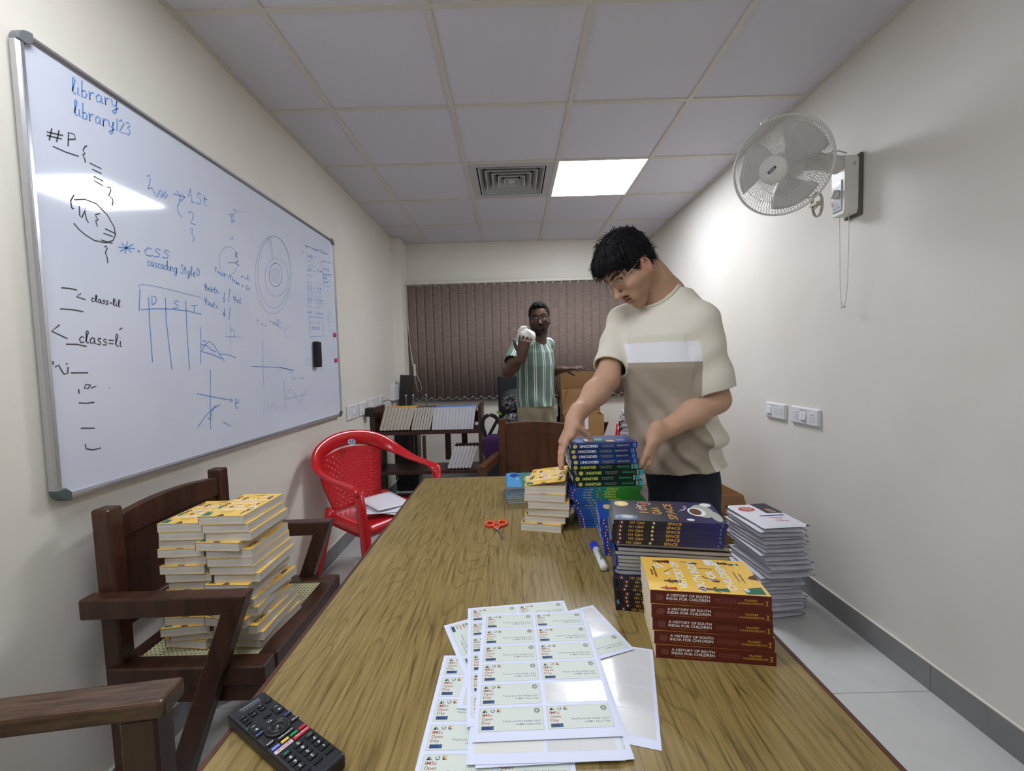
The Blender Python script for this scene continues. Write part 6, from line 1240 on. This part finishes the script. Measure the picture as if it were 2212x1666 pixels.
# ---------------------------------------------------------------- the person sorting books
def person_one():
    root = thing('person', 'person in beige color-block t-shirt bending over the book stacks', 'person', (.63,1.54,0)); pos = (.63,1.54,0); F = nrm((-.74,-.67,0)); Lf = np.array([-F[1], F[0], 0])
    skin = (196,157,132); skin_m = attr_mat('skin_light', .6, .05)
    SL, SR = np.array([.626,1.412,1.372]), np.array([.432,1.665,1.405]); EL, ER = np.array([.676,1.405,1.108]), np.array([.332,1.500,1.180]); WL, WR = np.array([.452,1.352,1.000]), np.array([.196,1.372,1.062])
    H = Head((.420,1.492,1.564), (-.93,-.36), 46, 5, .955)
    neck = np.array([.552,1.562,1.468])
    P = H.prims() + [rc(H.w(-.045,0,-.045), neck, .054, .060, .03), rc(H.w(-.015,0,-.075), neck+F*.03+np.array([0,0,-.03]), .030, .045, .02), rc(neck, SL+np.array([-.03,.02,.0]), .055, .040, .03), rc(neck, SR+np.array([.03,-.02,0]), .055, .040, .03), rc(neck, (.59,1.54,1.0), .08, .090, .05), rc((.575,1.535,1.33), (.59,1.535,.95), .095, .095, .05),
      rc(SL, EL, .046, .040, .03), rc(EL, EL+(WL-EL)*.35, .041, .043, .03), rc(EL+(WL-EL)*.35, WL, .042, .027, .03), rc(SR, ER, .046, .040, .03), rc(ER, ER+(WR-ER)*.35, .040, .041, .03), rc(ER+(WR-ER)*.35, WR, .040, .026, .03)]
    P += hand(WL, (-.20,.16,-.96), (-.93,.30,.20), -1, [(.45,.75,.6),(.5,.8,.6),(.5,.8,.6),(.55,.8,.6)], 10, .03, (.92,.15,.15), .96)
    P += hand(WR, (-.42,-.10,-.90), (.90,.05,-.42), 1, [(.05,.2,.2),(.08,.22,.2),(.12,.25,.2),(.2,.3,.3)], 20, .08, (.12,.85,-.25), 1.0, .0086, .74)
    v, f = mesh_field(P, (.08,1.2,.86), (.86,1.74,1.78), .0029); v = smooth_mesh(v, f, 1)
    col = face_cols(H, v, skin, (168,108,98), (34,27,26), [((.09,0,-.0505), (.03,.022,.0045), (90,70,62), .6), ((.07,0,-.10), (.05,.05,.03), (150,118,98), .5), ((.02,.06,-.07), (.05,.03,.03), (156,122,100), .5), ((-.01,.08,0), (.03,.02,.03), (196,128,108), .5)])
    obj_from('body', v, f, skin_m, root, col=col, pos=pos)
    # hair
    hm = M('black_hair', (14,14,18), .62, spec=.2)
    def hp(Q, d):
        x = H.loc(Q); return d+.0030*np.sin(x[:,1]*150+9*np.sin(x[:,0]*40+x[:,2]*25))*np.sin(x[:,0]*62+x[:,2]*48+2)+.002*np.sin(x[:,1]*310+x[:,0]*90)
    def flow(x, rs): return np.array([.9 if x[2] > .06 else .2, rs.uniform(-.7,.7), -.9 if x[0] > .03 else (-.9 if x[2] < .07 else .35)]) + rs.normal(0,.35,3)
    hair_mesh(H, 'hair', [((-.010,0,.056), (.108,.089,.094)), ((.050,0,.081), (.060,.072,.048)), ((-.047,0,.002), (.052,.071,.068))], [((.122,0,-.008), (.074,.12,.084)), ((.055,.085,-.055), (.062,.06,.066)), ((.055,-.085,-.055), (.062,.06,.066)), ((-.008,.092,-.020), (.026,.022,.038)), ((-.008,-.092,-.020), (.026,.022,.038)), ((-.03,0,-.105), (.13,.14,.060))], hp, hm, root, pos, .0035, 2600, flow, 0, .026)
    glasses(H, root, pos, M('glasses_metal', (168,152,150), .35, .4), lens_m, .0225, .0165, .101, .008, .0013, 2.6)
    # t-shirt
    tab = [(.80,.176,.134,.014,-.012),(.95,.168,.130,.010,-.010),(1.08,.162,.124,.004,.002),(1.22,.166,.126,.004,.026),(1.33,.162,.120,.006,.026),(1.40,.148,.100,.006,.014),(1.45,.105,.08,.006,.0),(1.50,.07,.065,.0,-.01)]
    tp, loc = torso_prim(.566, 1.535, tab, F, Lf, .70, 1.49)
    dl, dr = nrm(EL-SL), nrm(ER-SR); el_, er_ = SL+dl*.232, SR+dr*.238
    sl = [rc(SL, el_+dl*.09, .060, .070, .03)]; sr = [rc(SR, er_+dr*.09, .054, .064, .03)]
    def clipped(p, e, d_): return fnp(lambda Q: np.maximum(ev(p, Q), (Q-e)@d_), p['c'], p['R'], .03)
    sh0 = [tp, rc(neck+np.array([.006,.004,.000]), SL+np.array([0,0,-.004]), .062, .048, .04), rc(neck+np.array([.006,.004,.0]), SR+np.array([0,0,-.004]), .060, .048, .04)]
    sh = sh0 + [clipped(sl[0], el_, dl), clipped(sr[0], er_, dr)]; sh_in = sh0 + [clipped(sl[0], el_+dl*.014, dl), clipped(sr[0], er_+dr*.014, dr)]
    nkc = np.array([.527,1.522,1.484]); nkn = nrm((-.50,-.58,.66))
    def fold(Q):
        l, fr = loc(Q); z = Q[:,2]; w_ = np.clip((1.28-z)/.35, 0, 1)*np.clip((z-.80)/.1, .25, 1)
        a = .0105*w_*np.sin(34*(z+.75*l)+5*np.sin(9*l+6*z))*np.clip(.5+4*l, 0, 1.2) + .007*w_*np.sin(26*(z-1.1*l)+2.1+3*np.sin(7*z)) + .005*np.sin(22*l+3*np.sin(8*z))*np.clip((1.0-z)/.2, 0, 1)
        for s0, d_, ax in ((SL, dl, 1), (SR, dr, 1)):
            q = Q-s0; t_ = q@d_; rr = np.linalg.norm(q-t_[:,None]*d_, axis=1); a = a+.0042*np.sin(t_*62+14*q[:,2]+18*q[:,0])*(np.clip(1-abs(t_-.12)/.13, 0, 1))*(rr < .09)
        return a
    def post(Q, d):
        fo = fold(Q); d = d+fo; inner = field(sh_in, Q)+fo
        o = np.maximum(np.maximum(d, -(inner+.0075)), .853+.012*np.sin(9*(Q[:,0]-.5))+.05*(Q[:,0]-.58)-Q[:,2])
        q = Q-nkc; t_ = q@nkn; rr = np.linalg.norm(q-t_[:,None]*nkn, axis=1)
        tube = np.maximum(rr-.074, np.abs(t_)-.13); o = np.maximum(o, -tube)
        return o
    v, f = mesh_field(sh, (.26,1.28,.80), (.88,1.80,1.56), .0032, post, .07); v = smooth_mesh(v, f, 2)
    ds = np.minimum(ev(sl[0], v), ev(sr[0], v)); dt = ev(tp, v); l, fr = loc(v)
    m = M('tshirt_cloth', (222,216,198), .85, bump=(900,.15)); nt, N, L = nodes(m); bs = N['Principled BSDF']
    def at(nm): a = N.new('ShaderNodeAttribute'); a.attribute_name = nm; return a.outputs['Fac']
    def gt(x, val, inv=False):
        q = N.new('ShaderNodeMapRange'); q.inputs[1].default_value = val-.0008; q.inputs[2].default_value = val+.0008
        if inv: q.inputs[3].default_value = 1; q.inputs[4].default_value = 0
        L.new(x, q.inputs[0]); return q.outputs[0]
    def mul(a, b_): q = N.new('ShaderNodeMath'); q.operation = 'MULTIPLY'; L.new(a, q.inputs[0]); L.new(b_, q.inputs[1]); return q.outputs[0]
    def mix(fac, a, b_):
        q = N.new('ShaderNodeMix'); q.data_type = 'RGBA'; L.new(fac, q.inputs['Factor'])
        if isinstance(a, tuple): q.inputs['A'].default_value = lin(a)
        else: L.new(a, q.inputs['A'])
        q.inputs['B'].default_value = lin(b_); return q.outputs['Result']
    body = mul(gt(at('sleeve'), 0, True), gt(at('front'), 0)); c1 = mix(mul(body, gt(at('height'), 1.305, True)), (222,217,202), (232,234,240)); c2_ = mix(mul(body, gt(at('height'), 1.238, True)), c1, (164,152,136)); L.new(c2_, bs.inputs['Base Color'])
    obj_from('tshirt', v, f, m, root, {'sleeve': dt-ds, 'front': fr-.035-.33*l+(1.28-v[:,2])*.14, 'height': v[:,2]}, pos=pos)
    # collar
    b = MB(); a1 = np.cross(nkn, (0,0,1)); a1 = nrm(a1); a2 = np.cross(nkn, a1); pts = []
    for k in range(40):
        a = 2*math.pi*k/40; p = nkc+a1*math.cos(a)*.0745+a2*math.sin(a)*.0745
        ts = np.linspace(-.12, .12, 60); cand = p[None,:]+ts[:,None]*nkn[None,:]; dd = np.abs(field(sh, cand)); pts.append(tuple(cand[dd.argmin()]-np.array(pos)))
    b.tube(pts, 1, 8, closed=True, flat=(.0042,.0105), up=[tuple(nrm(np.array(p)+np.array(pos)-nkc)) for p in pts]); b.build('collar', M('collar_rib', (218,213,196), .85), root)
    # trousers, shoes
    hip = np.array([.632,1.535,.90]); HL, HR = np.array([.640,1.492,.86]), np.array([.580,1.590,.86]); KL, KR = np.array([.668,1.466,.48]), np.array([.588,1.600,.48]); AL, AR = np.array([.680,1.49,.09]), np.array([.592,1.63,.09])
    tr = [rc(HL+np.array([0,0,.06]), HR+np.array([0,0,.06]), .076, .078, .04), rc(HL, KL, .082, .062, .03), rc(KL, AL, .062, .05, .03), rc(HR, KR, .084, .062, .03), rc(KR, AR, .062, .05, .03)]
    def tpst(Q, d): return np.maximum(d+.003*np.sin(40*Q[:,2]+25*Q[:,0]+3*np.sin(30*Q[:,1])), np.maximum(.045-Q[:,2], Q[:,2]-.945))
    v, f = mesh_field(tr, (.44,1.33,.0), (.86,1.76,1.02), .006, tpst); obj_from('trousers', v, f, M('navy_trousers', (24,32,48), .85), root, pos=pos)
    for A in (AL, AR):
        d_ = F; v, f = mesh_field([rc(A+np.array([0,0,-.04]), A+d_*.15+np.array([0,0,-.055]), .042, .034, .02), rc(A-d_*.03+np.array([0,0,-.045]), A+np.array([0,0,.0]), .04, .045, .02)], A-.25, A+.25, .006, lambda Q, d: np.maximum(d, .002-Q[:,2])); obj_from('shoe', v, f, M('dark_shoe', (40,38,38), .6), root, pos=pos)
person_one()
# ---------------------------------------------------------------- the person in the striped shirt
def person_two():
    root = thing('person', 'bearded person in green striped shirt holding up a white bundle', 'person', (.17,3.16,0)); pos = (.17,3.16,0); F = nrm((.75,-.66,0)); Lf = np.array([-F[1], F[0], 0])
    skin = (84,58,47); skin_m = attr_mat('skin_dark', .45, .04)
    SR, SL = np.array([.058,3.035,1.384]), np.array([.268,3.265,1.384]); ER, EL = np.array([-.030,2.815,1.195]), np.array([.245,3.40,1.14]); WR, WL = np.array([.060,2.645,1.290]), np.array([.378,3.235,1.188])
    H = Head((.200,3.085,1.555), (-.05,-1), 3, 4, .885); neck = np.array([.170,3.14,1.412])
    P = H.prims(1.03) + [rc(H.w(-.03,0,-.05), neck, .053, .058, .03), rc(neck, SR+Lf*.03, .052, .040, .03), rc(neck, SL-Lf*.03, .052, .040, .03), rc(neck, (.165,3.15,.95), .07, .085, .05),
      rc(SR, ER, .045, .038, .03), rc(ER, ER+(WR-ER)*.35, .040, .040, .03), rc(ER+(WR-ER)*.35, WR, .039, .026, .03), rc(SL, EL, .044, .038, .03), rc(EL, EL+(WL-EL)*.4, .038, .037, .03), rc(EL+(WL-EL)*.4, WL, .036, .024, .03)]
    P += hand(WR, (.16,.02,.98), (.20,.97,.05), 1, [(.35,.6,.5),(.4,.6,.5),(.4,.6,.5),(.45,.6,.5)], 10, .14, (.7,.5,.6))
    P += hand(WL, (.93,-.22,.05), (-.1,.1,-.98), 1, [(-.15,.1,.05),(-.05,.1,.1),(.0,.15,.1),(.1,.2,.1)], 20, .30, (.45,.5,.7))
    v, f = mesh_field(P, (-.12,2.45,.88), (.66,3.50,1.74), .0036); v = smooth_mesh(v, f, 1)
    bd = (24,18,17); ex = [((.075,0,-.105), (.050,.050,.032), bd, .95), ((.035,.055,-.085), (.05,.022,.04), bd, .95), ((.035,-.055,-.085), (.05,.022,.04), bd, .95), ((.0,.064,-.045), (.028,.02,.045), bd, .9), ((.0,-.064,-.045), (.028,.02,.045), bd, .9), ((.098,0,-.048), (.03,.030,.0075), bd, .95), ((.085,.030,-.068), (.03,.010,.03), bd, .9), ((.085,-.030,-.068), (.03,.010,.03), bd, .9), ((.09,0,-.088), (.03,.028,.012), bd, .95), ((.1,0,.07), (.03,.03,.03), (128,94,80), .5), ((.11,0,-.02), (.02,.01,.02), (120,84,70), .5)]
    col = face_cols(H, v, skin, (104,60,56), (20,15,15), ex); obj_from('body', v, f, skin_m, root, col=col, pos=pos)
    hm = M('curly_black_hair', (20,17,17), .8, spec=.15)
    def hp(Q, d): x = H.loc(Q); return d+.0045*np.sin(x[:,1]*170+2*np.sin(90*x[:,0]))*np.sin(x[:,0]*150)*np.sin(x[:,2]*160+1)
    def flow(x, rs): return rs.normal(0,1,3)+np.array([-.2,0,.3])
    hair_mesh(H, 'hair', [((-.020,0,.052), (.098,.085,.092)), ((.02,0,.108), (.062,.054,.034))], [((.115,0,.030), (.070,.066,.072)), ((.06,.08,-.02), (.062,.034,.06)), ((.06,-.08,-.02), (.062,.034,.06)), ((-.008,.092,-.012), (.022,.022,.034)), ((-.008,-.092,-.012), (.022,.022,.034)), ((-.02,0,-.10), (.13,.14,.066))], hp, hm, root, pos, .0042, 500, flow, 0, .014, 3)
    glasses(H, root, pos, M('glasses_brown', (84,66,52), .35, .3), lens_m, .0265, .0215, .101, .006, .0016, 2.2)
    tab = [(.86,.172,.115,0,0),(.95,.170,.112,0,.0),(1.08,.166,.108,0,.004),(1.22,.168,.110,0,.01),(1.32,.160,.104,0,.008),(1.38,.130,.085,0,0),(1.43,.08,.062,0,0),(1.48,.06,.055,0,0)]
    tp, loc = torso_prim(.163, 3.15, tab, F, Lf, .80, 1.44)
    dr, dl = nrm(ER-SR), nrm(EL-SL); er_, el_ = SR+dr*.215, SL+dl*.19
    sl = [rc(SL, el_+dl*.08, .052, .060, .03)]; sr = [rc(SR, er_+dr*.08, .056, .068, .03)]
    def clipped(p, e, d_): return fnp(lambda Q: np.maximum(ev(p, Q), (Q-e)@d_), p['c'], p['R'], .03)
    sh0 = [tp, rc(neck+np.array([0,0,-.03]), SL, .056, .046, .03), rc(neck+np.array([0,0,-.03]), SR, .056, .046, .03)]
    sh = sh0 + [clipped(sl[0], el_, dl), clipped(sr[0], er_, dr)]; sh_in = sh0 + [clipped(sl[0], el_+dl*.014, dl), clipped(sr[0], er_+dr*.014, dr)]
    nkc = np.array([.172,3.130,1.432]); nkn = nrm((.05,-.30,.95))
    def post(Q, d):
        l, fr = loc(Q); z = Q[:,2]; w_ = np.clip((1.25-z)/.2, 0, 1)
        fo = .0045*w_*np.sin(30*(z+.9*l)+4*np.sin(8*z))+.002*np.sin(20*l+4*np.sin(9*z))*np.clip((1.0-z)/.1, 0, 1); d = d+fo
        o = np.maximum(d, -(field(sh_in, Q)+fo+.009)); o = np.maximum(o, .918+.008*np.sin(12*Q[:,0])-z)
        q = Q-nkc; t_ = q@nkn; rr = np.linalg.norm(q-t_[:,None]*nkn, axis=1); return np.maximum(o, -np.maximum(rr-.066, np.abs(t_)-.10))
    v, f = mesh_field(sh, (-.14,2.80,.86), (.46,3.50,1.50), .0045, post, .07); v = smooth_mesh(v, f, 1)
    l, fr = loc(v); u = np.arctan2(l/.166, fr/.108)*.137; ds = np.minimum(ev(sl[0], v), ev(sr[0], v)); on = ev(sr[0], v) < ev(tp, v)-.0
    q = v-SR; a1 = nrm(np.cross(dr, (0,0,1))); a2 = np.cross(dr, a1); us = np.arctan2(q@a2, q@a1)*.058; u = np.where(on, us+.013, u)
    m = M('striped_shirt_cloth', (98,123,112), .85, bump=(700,.12)); nt, N, L = nodes(m); bs = N['Principled BSDF']
    a = N.new('ShaderNodeAttribute'); a.attribute_name = 'stripe'; mu_ = N.new('ShaderNodeMath'); mu_.operation = 'MULTIPLY'; mu_.inputs[1].default_value = 1/.064; L.new(a.outputs['Fac'], mu_.inputs[0]); fr_ = N.new('ShaderNodeMath'); fr_.operation = 'FRACT'; L.new(mu_.outputs[0], fr_.inputs[0])
    rp = N.new('ShaderNodeValToRGB'); rp.color_ramp.interpolation = 'CONSTANT'; cr = rp.color_ramp; g_, w_ = lin((98,123,112)), lin((222,226,218)); cr.elements[0].color = g_; cr.elements[1].position = .39; cr.elements[1].color = w_
    for p_, c_ in ((.475,g_),(.60,w_),(.685,g_)): e = cr.elements.new(p_); e.color = c_
    L.new(fr_.outputs[0], rp.inputs[0]); L.new(rp.outputs[0], bs.inputs['Base Color'])
    obj_from('shirt', v, f, m, root, {'stripe': u}, pos=pos)
    b = MB(); a1 = nrm(np.cross(nkn, (0,1,0))); a2 = np.cross(nkn, a1); pts = []
    for k in range(36):
        a = 2*math.pi*k/36; p = nkc+a1*math.cos(a)*.067+a2*math.sin(a)*.067; ts = np.linspace(-.1, .1, 50); cand = p[None,:]+ts[:,None]*nkn[None,:]; pts.append(tuple(cand[np.abs(field(sh, cand)).argmin()]-np.array(pos)))
    b.tube(pts, 1, 8, closed=True, flat=(.004,.009), up=[tuple(nrm(np.array(p)+np.array(pos)-nkc)) for p in pts]); b.build('collar', M('green_collar', (96,126,112), .85), root)
    HL, HR = np.array([.225,3.215,.86]), np.array([.115,3.095,.86]); KL, KR = np.array([.240,3.22,.48]), np.array([.110,3.08,.48]); AL, AR = np.array([.245,3.25,.09]), np.array([.105,3.11,.09])
    tr = [rc(HL+np.array([0,0,.06]), HR+np.array([0,0,.06]), .090, .090, .04), rc(HL, KL, .088, .066, .03), rc(KL, AL, .066, .056, .03), rc(HR, KR, .088, .066, .03), rc(KR, AR, .066, .056, .03)]
    v, f = mesh_field(tr, (-.05,2.9,.0), (.42,3.45,1.0), .007, lambda Q, d: np.maximum(d+.004*np.sin(36*Q[:,2]+28*Q[:,0]+3*np.sin(24*Q[:,1])), np.maximum(.045-Q[:,2], Q[:,2]-.955))); obj_from('trousers', v, f, M('khaki_trousers', (150,142,118), .85), root, pos=pos)
    for A in (AL, AR):
        v, f = mesh_field([rc(A+np.array([0,0,-.04]), A+F*.15+np.array([0,0,-.055]), .042, .034, .02), rc(A-F*.03+np.array([0,0,-.045]), A, .04, .045, .02)], A-.25, A+.25, .007, lambda Q, d: np.maximum(d, .002-Q[:,2])); obj_from('shoe', v, f, M('dark_shoe', (40,38,38), .6), root, pos=pos)
    # the white bundle held up in the hand
    c = np.array([.088,2.705,1.404]); Pk = [el(c, (.062,.050,.060), None, .02), el(c+np.array([-.022,0,.060]), (.036,.022,.018), np.array([[.85,0,.5],[0,1,0],[-.5,0,.85]]), .012), rc(c+np.array([-.01,0,.03]), c+np.array([-.016,0,.055]), .024, .016, .012), el(c+np.array([.022,-.012,.014]), (.036,.034,.034), None, .012)]
    def pk(Q, d): return d+.0035*np.abs(np.sin(60*Q[:,0]+40*Q[:,2]+2*np.sin(50*Q[:,1])))-.0018*np.sin(110*Q[:,0]-70*Q[:,2]+60*Q[:,1])
    v, f = mesh_field(Pk, c-.13, c+.15, .0035, pk); o = obj_from('white_bundle', v, f, M('white_plastic_wrap', (226,226,218), .3), None, pos=tuple(c)); o.location = c
    tag(o, 'crumpled white plastic bundle held up in the hand of the striped shirt person', 'bundle')
person_two()
